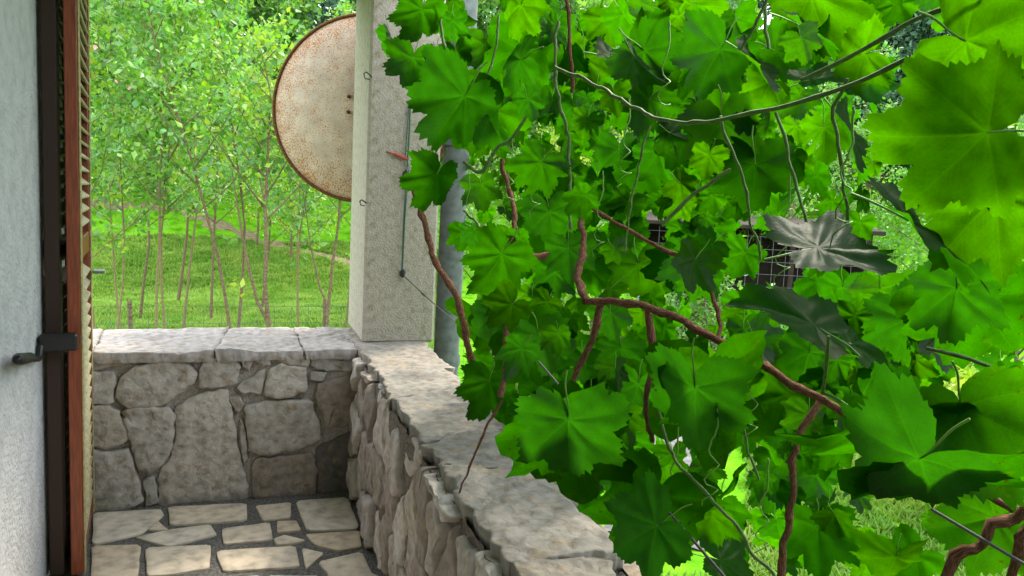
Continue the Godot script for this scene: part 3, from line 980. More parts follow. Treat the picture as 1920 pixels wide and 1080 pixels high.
func build_side_parapet() -> void:
	var w := thing("side_parapet", "long low wall of upright brown stones with a flat stone top under the vine", "stone wall")
	part("mortar", chamfer_box(Vector3(0.33, 1.36, 3.9), 0.02), M.mortar, w, Transform3D(Basis(), Vector3(0.735, 0.06, -2.2)))
	part("mortar_face", rough_sheet(Vector3(0.562, -0.02, -4.16), Vector3(0, 0, 1), Vector3(0, 1, 0), 3.86, 0.77, 0.016, 0.014, 72), M.mortar_brown, w)
	var r := dice(23)
	var kinds := ["stone_pink", "stone_brown", "stone_tan", "stone_umber", "stone_pink", "stone_brown", "stone_pale"]
	for p in cells(-4.13, -0.3, 0.0, 0.75, 0.19, 0.25, 0.42, 0.02, r):
		part("stone", stone(p, Vector3(0.575, 0, 0), Vector3(0, 0, 1), Vector3(0, 1, 0), r.randf_range(0.012, 0.05), 0.014, 0.016, 0.008, 0.03, r), M[kinds[r.randi() % kinds.size()]], w)
	for p in cells(0.3, 4.8, -0.6, 0.75, 0.3, 0.28, 0.4, 0.02, r):
		part("stone", stone(p, Vector3(0.885, 0, 0), Vector3(0, 0, -1), Vector3(0, 1, 0), 0.03, 0.014, 0.012, 0.008, 0.06, r), M[kinds[r.randi() % kinds.size()]], w)
	var z := -4.80
	var k := 0
	var tops := ["stone_cap_grey", "stone_cap_pale", "stone_cap_tan", "stone_cap_grey", "stone_cap_pale"]
	var skew := 0.0
	var xn := 0.57
	while z < -0.4:
		var ln := r.randf_range(0.32, 0.62)
		var s2 := r.randf_range(-0.07, 0.07)
		var x0 := xn if k > 0 else 0.57
		xn = 0.57 + r.randf_range(-0.014, 0.016)
		var x1 := lerpf(0.95, 0.80, clampf((z + 4.1) / 2.7, 0, 1)) + r.randf_range(-0.012, 0.012)
		part("capstone", flagstone(Vector3(x0, 0.79, z - skew), Vector3(x1, 0.79, z + skew), Vector3(x1 + r.randf_range(-0.01, 0.01), 0.788, z + ln + s2 - 0.0015), Vector3(xn, 0.788, z + ln - s2 - 0.0015), 36, int(ln / 0.011), 0.055, 0.0055, 0.03, 400 + k), M[tops[k % 5]], w)
		z += ln
		skew = s2
		k += 1

func build_pillar() -> void:
	var p := thing("pillar", "square cream roughcast pillar standing on the corner of the stone walls", "pillar", Vector3(0.815, 0.78, -4.62))
	part("shaft", chamfer_box(Vector3(0.405, 2.06, 0.64), 0.014), M.plaster_cream, p, Transform3D(Basis(), Vector3(0, 1.03, 0)))
	var hook := func(at: Vector3, s: float) -> void:
		part("wire_hook", tube([at, at + Vector3(-0.012, 0.006, 0.02) * s, at + Vector3(-0.03, 0.018, 0.024) * s, at + Vector3(-0.042, 0.008, 0.026) * s, at + Vector3(-0.036, -0.014, 0.028) * s, at + Vector3(-0.012, -0.018, 0.032) * s], [0.004, 0.004, 0.004, 0.004, 0.003, 0.003], 6), M.black_iron, p)
	hook.call(Vector3(-0.19, 1.445, 0.318), 1.1)
	hook.call(Vector3(-0.2, 0.775, 0.31), 0.9)
	# what hangs on its face
	var peg := thing("plastic_peg", "small red plastic peg stuck in the pillar face by the leaves", "peg", Vector3(0.775, 1.815, -4.292))
	part("body", chamfer_box(Vector3(0.085, 0.018, 0.016), 0.005), M.red_plastic, peg, Transform3D(Basis(Vector3(0, 0, 1), -0.32), Vector3(0.02, 0, 0.006)))
	part("tip", tube([Vector3(-0.02, 0.01, 0.006), Vector3(-0.05, 0.02, 0.0), Vector3(-0.06, 0.024, -0.01)], [0.006, 0.004, 0.003], 6), M.red_plastic, peg)
	var cord := thing("cord", "thin green cord hanging down the pillar face beside the vine", "cord", Vector3(0.83, 2.12, -4.288))
	var line := smooth_path([Vector3(0.006, 0, 0), Vector3(0.004, -0.2, 0.004), Vector3(-0.004, -0.42, 0.008), Vector3(-0.01, -0.65, 0.005), Vector3(-0.012, -0.94, 0.008)], 0.0045, 0.0045, 0.03)
	part("strand", tube(line[0], line[1], 6), M.green_cord, cord)
	var line2 := smooth_path([Vector3(0.0, 0.0, 0.004), Vector3(-0.012, -0.3, 0.006), Vector3(0.008, -0.36, 0.008), Vector3(-0.004, -0.6, 0.01), Vector3(-0.01, -0.94, 0.012)], 0.003, 0.003, 0.03)
	part("strand", tube(line2[0], line2[1], 6), M.green_cord, cord)
	for y in [-0.40, -0.945]:
		part("knot", tube([Vector3(-0.006, y + 0.024, 0.006), Vector3(-0.008, y + 0.008, 0.01), Vector3(-0.008, y - 0.01, 0.01), Vector3(-0.004, y - 0.022, 0.008)], [0.006, 0.017, 0.016, 0.006], 8, 0.2, 3), M.black_iron, cord)
	var tie := thing("tie_wire", "dark wire slanting from the cord knot to the drainpipe", "wire", Vector3(0.82, 1.17, -4.28))
	var sag := smooth_path([Vector3.ZERO, Vector3(0.11, -0.10, 0.03), Vector3(0.25, -0.22, 0.05), Vector3(0.34, -0.29, 0.06)], 0.0032, 0.0032, 0.03)
	part("strand", tube(sag[0], sag[1], 5), M.wire, tie)
	part("twist", tube([Vector3(0.10, -0.092, 0.03), Vector3(0.115, -0.105, 0.031), Vector3(0.13, -0.118, 0.033)], [0.004, 0.008, 0.004], 6), M.wire, tie)

func build_drainpipe() -> void:
	var p := thing("drainpipe", "blue-grey metal drainpipe running down behind the pillar", "drainpipe", Vector3(1.125, -0.6, -4.43))
	part("pipe", tube([Vector3(0, 0, 0), Vector3(0, 1.0, 0), Vector3(0.01, 2.2, 0), Vector3(0.03, 3.35, 0)], [0.075, 0.075, 0.075, 0.075], 28), M.zinc, p)
	for y in [1.22, 2.5]:
		part("collar", tube([Vector3(0.005, y, 0), Vector3(0.005, y + 0.005, 0), Vector3(0.005, y + 0.06, 0), Vector3(0.005, y + 0.065, 0)], [0.076, 0.081, 0.081, 0.076], 28), M.zinc, p)
		part("bracket", chamfer_box(Vector3(0.1, 0.03, 0.012), 0.003), M.galvanised, p, Transform3D(Basis(), Vector3(-0.09, y + 0.03, 0)))

func build_dish() -> void:
	var d := thing("satellite_dish", "large round satellite dish with rust speckles half hidden by the pillar", "satellite dish", Vector3(0.69, 2.145, -5.12))
	d.rotation = Vector3(deg_to_rad(-4), deg_to_rad(-26), 0)
	# texture: pale paint with rust grown from the rim inwards and in a few patches
	var size := 768
	var px := PackedByteArray()
	px.resize(size * size * 3)
	var n1 := fnoise(61, 0.011, 4)
	var n2 := fnoise(62, 0.16, 2)
	var n3 := fnoise(63, 0.022, 3)
	for y in size:
		for x in size:
			var q := Vector2(x - size * 0.5, y - size * 0.5) / (size * 0.5)
			var rr := q.length()
			var c := Color(0.80, 0.725, 0.655) * (0.94 + 0.10 * n1.get_noise_2d(x, y))
			var rustiness := 0.16 + 0.34 * smoothstep(0.5, 1.0, rr) + 0.6 * n1.get_noise_2d(x + 900, y) * smoothstep(0.1, 0.6, n3.get_noise_2d(x, y + 300) + 0.35)
			var sp := 0.5 + 0.5 * n2.get_noise_2d(x * 0.75, y * 0.75)
			var k := smoothstep(0.69, 0.92, sp + rustiness * 0.62)
			c = c.lerp(Color(0.72, 0.50, 0.30).lerp(Color(0.52, 0.31, 0.15), clampf(n3.get_noise_2d(x * 3, y * 3) + 0.4, 0, 1)), k * 0.85)
			px[(y * size + x) * 3] = int(clampf(c.r, 0, 1) * 255)
			px[(y * size + x) * 3 + 1] = int(clampf(c.g, 0, 1) * 255)
			px[(y * size + x) * 3 + 2] = int(clampf(c.b, 0, 1) * 255)
	var face := mat(Color(0.93, 0.92, 0.92), 0.6, 0.4)
	face.albedo_texture = ImageTexture.create_from_image(Image.create_from_data(size, size, false, Image.FORMAT_RGB8, px))
	var lathe := func(profile: Array, sides: int) -> ArrayMesh:
		var st := SurfaceTool.new()
		st.begin(Mesh.PRIMITIVE_TRIANGLES)
		for k in profile.size():
			for i in sides:
				var a := TAU * i / sides
				var p := Vector3(cos(a) * profile[k].x, sin(a) * profile[k].x, profile[k].y)
				st.set_uv(Vector2(0.5 + p.x / 1.22, 0.5 - p.y / 1.22))
				st.add_vertex(p)
		for k in profile.size() - 1:
			for i in sides:
				var a0 := k * sides + i
				var a1 := k * sides + (i + 1) % sides
				st.add_index(a0); st.add_index(a1); st.add_index(a0 + sides)
				st.add_index(a1); st.add_index(a1 + sides); st.add_index(a0 + sides)
		st.generate_normals()
		return st.commit()
	var prof: Array = []
	for k in 15:
		var rr := 0.001 + 0.585 * k / 14.0
		prof.append(Vector2(rr, 0.11 * (1.0 - pow(rr / 0.585, 2.0))))
	for k in range(14, -1, -1):
		var rr := 0.001 + 0.585 * k / 14.0
		prof.append(Vector2(rr, 0.11 * (1.0 - pow(rr / 0.585, 2.0)) - 0.006))
	part("reflector", lathe.call(prof, 72), face, d)
	part("rim", lathe.call([Vector2(0.578, -0.012), Vector2(0.58, 0.006), Vector2(0.590, 0.012), Vector2(0.6, 0.006), Vector2(0.602, -0.014), Vector2(0.594, -0.022), Vector2(0.582, -0.02), Vector2(0.578, -0.012)], 96), M.rust, d)
	part("mount_arm", tube([Vector3(0.05, -0.02, 0.1), Vector3(0.1, -0.05, 0.16), Vector3(0.15, -0.05, 0.2)], [0.025, 0.025, 0.025], 12), M.galvanised, d)
	for a in [1.0, 2.4, 3.9, 5.3]:
		part("bolt", tube([Vector3(cos(a) * 0.07, sin(a) * 0.07, 0.1), Vector3(cos(a) * 0.07, sin(a) * 0.07, 0.125)], [0.011, 0.011], 6), M.rust, d)
	part("feed_clip", chamfer_box(Vector3(0.03, 0.05, 0.04), 0.006), M.black_iron, d, Transform3D(Basis(), Vector3(-0.02, 0.6, 0.0)))

# a louvred shutter leaf; x runs along its width, z points out of its slatted face
func shutter(called: String, label: String, at: Vector3, turn: float, width: float, high: float, thick: float, slat_mat: Material, face_mat: Material, tilt: float, wood: Material) -> Node3D:
	var o := thing(called, label, "shutter", at, turn)
	for x in [0.03, width - 0.03]:
		part("stile", chamfer_box(Vector3(0.06, high, thick), 0.004), wood, o, Transform3D(Basis(), Vector3(x, high * 0.5, 0)))
	for y in [0.05, high * 0.5, high - 0.05]:
		part("rail", chamfer_box(Vector3(width - 0.123, 0.09, thick - 0.004), 0.004), wood, o, Transform3D(Basis(), Vector3(width * 0.5, y, 0)))
	if face_mat:
		for x in [0.028, width - 0.028]:
			part("cover_strip", chamfer_box(Vector3(0.052, high - 0.004, 0.006), 0.002), face_mat, o, Transform3D(Basis(), Vector3(x, high * 0.5, thick * 0.5 + 0.0035)))
	var slat := chamfer_box(Vector3(width - 0.126, 0.011, minf(0.066, thick * 1.15)), 0.003)
	var y := 0.13
	while y < high - 0.11:
		if absf(y - high * 0.5) > 0.07:
			part("slat", slat, slat_mat, o, Transform3D(Basis(Vector3(1, 0, 0), tilt), Vector3(width * 0.5, y, 0.004)))
		y += 0.056
	return o

func build_shutters() -> void:
	var a := shutter("shutter", "open red-brown shutter leaf with cream slats standing beside the white wall", Vector3(-0.634, 0.015, -3.401), deg_to_rad(90.0 + 6.6), 0.70, 2.62, 0.046, M.cream_slat, M.cream_frame, deg_to_rad(38), M.red_wood)
	part("latch_plate", chamfer_box(Vector3(0.09, 0.012, 0.05), 0.003), M.grey_metal, a, Transform3D(Basis(), Vector3(0.64, 1.17, 0.06)))
	# the handle on its near edge
	var box := part("handle", chamfer_box(Vector3(0.05, 0.066, 0.13), 0.008), M.black_iron, a, Transform3D(Basis(), Vector3(-0.036, 0.965, -0.05)))
	part("crank", tube([Vector3(-0.02, -0.01, -0.058), Vector3(-0.04, -0.045, -0.062), Vector3(-0.07, -0.05, -0.062)], [0.013, 0.013, 0.011], 10), M.black_iron, box)
	part("rod", tube([Vector3(-0.06, -0.05, -0.062), Vector3(-0.15, -0.035, -0.064), Vector3(-0.26, -0.005, -0.068)], [0.010, 0.010, 0.011], 10), M.black_iron, box)
	part("grip", tube([Vector3(-0.25, -0.008, -0.068), Vector3(-0.26, -0.005, -0.068), Vector3(-0.46, 0.03, -0.075), Vector3(-0.48, 0.033, -0.076)], [0.012, 0.019, 0.021, 0.014], 12), M.black_iron, box)
	part("screw", tube([Vector3(0.0, 0.012, 0.075), Vector3(0.0, 0.012, 0.08)], [0.008, 0.007], 8), M.grey_metal, box)
	shutter("shutter", "louvred shutter leaf coloured dark for its shade and folded between the white wall and the open leaf", Vector3(-0.709, 0.015, -3.41), deg_to_rad(90.0 + 2.0), 0.50, 2.62, 0.052, M.shaded_slat, null, deg_to_rad(35), M.shaded_wood)

func build_garden() -> void:
	var leaf := small_leaf(4, 1)
	var spray := small_leaf(7, 2)
	var fresh := [Color(0.12, 0.27, 0.055), Color(0.17, 0.33, 0.075), Color(0.09, 0.22, 0.05), Color(0.22, 0.36, 0.11), Color(0.14, 0.29, 0.12)]
	var lime := [Color(0.27, 0.37, 0.045), Color(0.33, 0.40, 0.06), Color(0.20, 0.33, 0.045)]
	var mid := [Color(0.07, 0.20, 0.04), Color(0.10, 0.26, 0.05), Color(0.14, 0.30, 0.07)]
	var dark := [Color(0.035, 0.09, 0.045), Color(0.05, 0.12, 0.06), Color(0.07, 0.14, 0.08)]
	# young trees on the lawn behind the end wall: base, height, lean, girth, label
	var spots := [
		[-1.48, -9.28, 4.6, -0.16, 0.02, 0.026, 0.24, "slim young tree nearest the shutter edge", 1500, 0.0],
		[-1.51, -10.09, 5.0, 0.08, -0.01, 0.022, 0.26, "thin straight young tree second from the shutter", 1500, 0.0],
		[-1.55, -11.50, 5.4, -0.24, 0.03, 0.024, 0.22, "young tree just right of the thin pair by the shutter", 1600, 0.0],
		[-0.95, -9.55, 5.0, 0.16, -0.02, 0.028, 0.28, "young tree with a dark straight stem left of the pale stem", 1500, 0.0],
		[-0.85, -9.86, 5.2, 0.10, -0.01, 0.027, 0.30, "young tree with a pale grey stem above the oval wall stone", 1500, 0.0],
		[-0.88, -11.97, 5.8, 0.24, -0.02, 0.030, 0.24, "young tree standing a step behind the pale stemmed one", 1700, 0.0],
		[-0.08, -8.80, 4.7, -0.88, 0.01, 0.034, 0.36, "young tree leaning left with a double stem behind the wall middle", 1300, 0.0],
		[-0.13, -10.60, 5.6, -0.16, 0.00, 0.036, 0.32, "pale tall young tree beside the leaning one", 1600, 0.0],
		[0.31, -8.59, 3.9, -0.19, -0.01, 0.048, 0.40, "thick brown forked young tree right of the wall middle", 900, 1.0],
		[0.65, -9.28, 4.2, 0.03, 0.00, 0.022, 0.30, "thin upright young tree left of the pillar below the dish", 1100, 0.0],
		[0.85, -8.96, 4.4, 0.35, 0.03, 0.035, 0.36, "two armed young tree under the rusty dish beside the pillar", 1100, 0.8],
		[1.14, -9.73, 4.4, 0.19, 0.02, 0.025, 0.30, "slim young tree half hidden by the pillar edge", 1000, 0.0],
		[-0.54, -13.49, 6.0, 0.16, -0.01, 0.035, 0.20, "taller young tree further back above the middle of the wall", 2200, 0.0],
		[-1.65, -13.90, 6.2, 0.00, -0.00, 0.035, 0.20, "taller young tree further back behind the left saplings", 2200, 0.0],
		[-1.21, -15.45, 6.6, 0.00, -0.00, 0.040, 0.20, "tallest young tree at the back of the lawn on the left", 2400, 0.0],
		[0.83, -13.47, 4.6, 0.00, 0.00, 0.030, 0.20, "bushy yellow green young tree left of the dish", 1900, 0.0],
		[0.26, -15.00, 5.4, 0.00, 0.00, 0.035, 0.20, "bushy young tree behind the forked stem", 2000, 0.0],
	]
	for i in spots.size():
		var s: Array = spots[i]
		var b := Vector3(s[0], ground_at(s[0], s[1]), s[1])
		tree("young_tree", s[7], "tree", "young trees on the lawn behind the end wall", b, s[2], Vector3(s[3], 0, s[4]), s[5] * 0.66, minf(0.5, s[6] * 1.25), 0.75, 17, int(s[8] * 0.27), leaf, M.foliage, Vector2(0.12, 0.25), fresh if i % 4 else fresh + lime, 500 + i, 1.1, s[9])
	for s in [
		[0.24, -21.00, 5.2, 1.70, "lime green shrub on the slope left of the dish", "shrubs on the slope", 2600, 1],
		[1.04, -19.97, 4.6, 1.50, "lime green shrub directly behind the dish", "shrubs on the slope", 2200, 1],
		[3.19, -8.42, 1.5, 0.80, "low green shrub behind the middle of the vine", "shrubs behind the vine", 1500, 0],
		[4.65, -9.97, 2.2, 1.00, "fresh green shrub behind the vine beside the pillar", "shrubs behind the vine", 1700, 0],
		[7.08, -12.08, 4.6, 1.40, "tall pale yellow green shrub behind the top of the vine", "shrubs behind the vine", 3000, 1],
		[8.86, -12.10, 4.8, 1.50, "tall grey green shrub behind the top right of the vine", "shrubs behind the vine", 3000, 0],
		[5.44, -8.39, 1.7, 0.90, "rounded green shrub left of the dark shed", "shrubs behind the vine", 1600, 0],
		[6.08, -6.37, 1.2, 0.80, "leafy weeds growing in front of the shed mesh", "shrubs behind the vine", 1300, 2],
		[5.33, -6.75, 1.0, 0.60, "small leafy plant at the shed post", "shrubs behind the vine", 900, 2],
		[4.88, -4.14, 1.1, 0.55, "small yellow flowering shrub below the right end of the vine", "shrubs behind the vine", 1100, 1],
		[10.30, -9.48, 4.2, 1.50, "broad green shrub above the shed roof", "shrubs behind the vine", 2600, 2],
		[9.49, -7.35, 3.8, 1.40, "bushy green shrub at the right edge behind the big leaves", "shrubs behind the vine", 2200, 0],
		[10.71, -11.88, 5.0, 1.50, "green shrub tree behind the shed", "shrubs behind the vine", 2600, 0],
		[4.25, -14.39, 4.2, 1.40, "leafy shrub behind the drainpipe", "shrubs behind the vine", 2400, 0],
		[6.18, -14.76, 4.4, 1.40, "light green shrub behind the pillar vine", "shrubs behind the vine", 2400, 1],
		[3.06, -15.70, 4.4, 1.40, "green shrub hidden behind the pillar", "shrubs behind the vine", 2000, 0],
	]:
		var b := Vector3(s[0], ground_at(s[0], s[1]), s[1])
		tree("shrub", s[4], "shrub", s[5], b, s[2], Vector3.ZERO, 0.03, 0.08, s[3], 20, int(s[6] * 0.45), leaf, M.foliage, Vector2(0.11, 0.22), lime if s[7] == 1 else (fresh if s[7] == 0 else mid), 700 + int(s[0] * 10), 0.7)
	var k := 0
	for s in [
		[-6.88, -23.98, 7.7, 2.50, "fresh green broadleaf tree on the hillside behind the garden", 0, 1300],
		[-5.42, -25.94, 8.2, 2.50, "fresh green broadleaf tree on the hillside behind the garden", 0, 1300],
		[-2.41, -24.92, 7.4, 2.50, "fresh green broadleaf tree on the hillside behind the garden", 0, 1300],
		[0.79, -27.33, 6.8, 2.50, "fresh green broadleaf tree on the hillside behind the garden", 0, 1300],
		[4.54, -26.15, 8.0, 2.50, "fresh green broadleaf tree on the hillside behind the garden", 0, 1300],
		[6.77, -25.81, 7.7, 2.50, "fresh green broadleaf tree on the hillside behind the garden", 0, 1300],
		[9.45, -23.37, 7.4, 2.50, "fresh green broadleaf tree on the hillside behind the garden", 0, 1300],
		[14.19, -22.82, 8.3, 2.50, "fresh green broadleaf tree on the hillside behind the garden", 0, 1300],
		[15.91, -20.03, 8.4, 2.50, "mid green broadleaf tree on the hillside behind the garden", 1, 1300],
		[18.75, -20.14, 6.9, 2.50, "dark blue green conifer on the wooded hillside", 2, 1300],
		[21.21, -18.06, 7.5, 2.50, "mid green broadleaf tree on the hillside behind the garden", 1, 1300],
		[20.81, -14.81, 8.3, 2.50, "fresh green broadleaf tree on the hillside behind the garden", 0, 1300],
		[-7.57, -30.81, 10.5, 2.95, "fresh green broadleaf tree on the hillside behind the garden", 0, 1550],
		[-5.55, -31.20, 10.4, 2.95, "fresh green broadleaf tree on the hillside behind the garden", 0, 1550],
		[-1.69, -32.57, 8.9, 2.95, "fresh green broadleaf tree on the hillside behind the garden", 0, 1550],
		[2.11, -32.26, 9.1, 2.95, "dark blue green conifer on the wooded hillside", 2, 1550],
		[5.95, -28.64, 10.5, 2.95, "dark blue green conifer on the wooded hillside", 2, 1550],
		[9.54, -27.76, 8.8, 2.95, "mid green broadleaf tree on the hillside behind the garden", 1, 1550],
		[13.34, -27.07, 8.6, 2.95, "fresh green broadleaf tree on the hillside behind the garden", 0, 1550],
		[16.32, -26.90, 9.2, 2.95, "fresh green broadleaf tree on the hillside behind the garden", 0, 1550],
		[21.19, -24.67, 9.1, 2.95, "fresh green broadleaf tree on the hillside behind the garden", 0, 1550],
		[21.01, -20.43, 8.9, 2.95, "dark blue green conifer on the wooded hillside", 2, 1550],
		[23.94, -19.11, 8.6, 2.95, "dark blue green conifer on the wooded hillside", 2, 1550],
		[26.84, -18.27, 9.3, 2.95, "fresh green broadleaf tree on the hillside behind the garden", 0, 1550],
		[-11.13, -36.17, 11.8, 3.40, "dark blue green conifer on the wooded hillside", 2, 1800],
		[-7.66, -37.61, 11.7, 3.40, "dark blue green conifer on the wooded hillside", 2, 1800],
		[-3.78, -39.58, 11.4, 3.40, "dark blue green conifer on the wooded hillside", 2, 1800],
		[0.41, -38.88, 11.1, 3.40, "dark blue green conifer on the wooded hillside", 2, 1800],
		[6.10, -39.44, 11.6, 3.40, "dark blue green conifer on the wooded hillside", 2, 1800],
		[10.05, -34.62, 11.7, 3.40, "dark blue green conifer on the wooded hillside", 2, 1800],
		[15.03, -32.80, 11.8, 3.40, "dark blue green conifer on the wooded hillside", 2, 1800],
		[19.33, -30.66, 11.4, 3.40, "dark blue green conifer on the wooded hillside", 2, 1800],
		[24.16, -30.26, 11.9, 3.40, "dark blue green conifer on the wooded hillside", 2, 1800],
		[27.23, -27.85, 10.6, 3.40, "dark blue green conifer on the wooded hillside", 2, 1800],
		[30.68, -23.60, 11.0, 3.40, "dark blue green conifer on the wooded hillside", 2, 1800],
		[31.65, -20.72, 11.1, 3.40, "dark blue green conifer on the wooded hillside", 2, 1800],
	]:
		var b := Vector3(s[0], ground_at(s[0], s[1]) - 0.1, s[1])
		tree("hillside_tree", s[4], "tree", "trees on the wooded hillside", b, s[2], Vector3.ZERO, 0.13, 0.12, s[3], 26, s[6], spray, M.conifer if s[5] == 2 else M.foliage, Vector2(0.32, 0.62), dark if s[5] == 2 else (mid if s[5] == 1 else fresh), 900 + k, 0.5)
		k += 1
	# pink blossoms on the leftmost young tree
	var st := SurfaceTool.new()
	st.begin(Mesh.PRIMITIVE_TRIANGLES)
	for i in 7:
		var a := TAU * i / 7
		var d := Vector3(cos(a), 0.35, sin(a))
		var w := Vector3(-sin(a), 0, cos(a)) * 0.35
		for q in [Vector3.ZERO, d * 0.6 - w, d, Vector3.ZERO, d, d * 0.6 + w]:
			st.add_vertex(q)
	st.generate_normals()
	var flower := st.commit()
	M.blossom.cull_mode = BaseMaterial3D.CULL_DISABLED
	var first := get_node("young_tree")
	for q in [Vector3(-1.444, 2.786, -10.418), Vector3(-1.349, 2.703, -10.375), Vector3(-1.722, 3.158, -10.556)]:
		part("blossom", flower, M.blossom, first, Transform3D(Basis(Vector3(1, 0, 0), 1.0).scaled(Vector3.ONE * 0.045), q - first.position))
	build_fence()
	build_coop()

func build_fence() -> void:
	var f := thing("wire_fence", "thin wire mesh fence between posts behind the end wall", "fence", Vector3.ZERO)
	var z := -7.4
	for x in [-2.6, -0.95, 0.7, 2.35]:
		var g := ground_at(x, z)
		part("post", tube([Vector3(x, g - 0.1, z), Vector3(x + 0.01, g + 0.6, z), Vector3(x, g + 1.22, z)], [0.024, 0.022, 0.02], 8, 0.06, 4), M.bark, f)
	var st := SurfaceTool.new()
	st.begin(Mesh.PRIMITIVE_TRIANGLES)
	var n := 0
	var x := -2.6
	while x <= 2.35:
		var g := ground_at(x, z)
		n = add_tube(st, [Vector3(x, g, z + 0.024), Vector3(x + 0.008 * sin(x * 40.0), g + 0.5, z + 0.024), Vector3(x, g + 1.15, z + 0.024)], [0.0018, 0.0018, 0.0018], 4, n)
		x += 0.15
	for k in 8:
		var y := -0.5 + 0.15 * k
		n = add_tube(st, [Vector3(-2.6, y, z + 0.028), Vector3(-0.9, y - 0.01, z + 0.028), Vector3(0.8, y, z + 0.028), Vector3(2.35, y, z + 0.028)], [0.0018, 0.0018, 0.0018, 0.0018], 4, n)
	var mesh := part("wire_mesh", st.commit(), M.wire, f)
	mesh.set_meta("kind", "stuff")

func build_coop() -> void:
	var c := thing("animal_pen", "dark open shed with a wire mesh front seen through the vine leaves", "shed", Vector3(7.0, ground_at(7.0, -9.6), -9.7), deg_to_rad(-28))
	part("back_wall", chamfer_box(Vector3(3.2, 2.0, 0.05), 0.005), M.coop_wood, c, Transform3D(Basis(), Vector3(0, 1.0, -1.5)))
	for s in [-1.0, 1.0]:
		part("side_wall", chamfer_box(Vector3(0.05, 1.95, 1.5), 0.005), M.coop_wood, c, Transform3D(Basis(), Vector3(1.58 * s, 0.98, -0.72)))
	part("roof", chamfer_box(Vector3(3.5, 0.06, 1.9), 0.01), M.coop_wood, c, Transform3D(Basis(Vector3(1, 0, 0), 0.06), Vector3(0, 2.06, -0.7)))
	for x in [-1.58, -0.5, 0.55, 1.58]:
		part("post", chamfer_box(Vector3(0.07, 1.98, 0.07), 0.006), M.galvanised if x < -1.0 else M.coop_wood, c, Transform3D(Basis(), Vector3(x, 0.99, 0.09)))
	var st := SurfaceTool.new()
	st.begin(Mesh.PRIMITIVE_TRIANGLES)
	var n := 0
	for k in 18:
		var x := -1.53 + 0.18 * k
		n = add_tube(st, [Vector3(x, 0.0, 0.14), Vector3(x + 0.01, 1.0, 0.14), Vector3(x, 1.95, 0.14)], [0.003, 0.003, 0.003], 4, n)
	for k in 11:
		var y := 0.08 + 0.18 * k
		n = add_tube(st, [Vector3(-1.55, y, 0.146), Vector3(0, y - 0.012, 0.146), Vector3(1.55, y, 0.146)], [0.003, 0.003, 0.003], 4, n)
	part("wire_mesh", st.commit(), M.grey_metal, c).set_meta("kind", "stuff")

# ---------------------------------------------------------------- the vine
var blades: Array = []
var stalk: ArrayMesh
var vine: Node3D
var leaf_count := 0

# one leaf: where its stalk joins, its length, tip direction, upper side direction
func leaf(at: Vector3, size: float, tip: Vector3, upper: Vector3, kind: String, shape: int) -> void:
	var y := tip.normalized()
	var zz := (upper - y * upper.dot(y)).normalized()
	var tr := Transform3D(Basis(y.cross(zz), y, zz).scaled(Vector3.ONE * size), at)
	var o := part("leaf", blades[shape], M["leaf_" + kind], vine, tr)
	part("petiole", stalk, M.petiole, o)
	leaf_count += 1

func stem(kind: String, r0: float, r1: float, pts: Array, s: int) -> void:
	var p := smooth_path(pts, r0, r1, 0.012, 0.005 if kind != "trunk" else 0.012, s)
	var gap := 6 + s % 3
	for i in p[1].size():
		var d := absi((i % gap) - gap / 2)
		p[1][i] *= 1.0 + (0.28 if d == 0 else (0.1 if d == 1 else 0.0))
	part(kind, tube(p[0], p[1], 8 if kind == "shoot" else 12, 0.04 if kind == "shoot" else 0.13, s), M.shoot if kind == "shoot" else M.cane, vine)

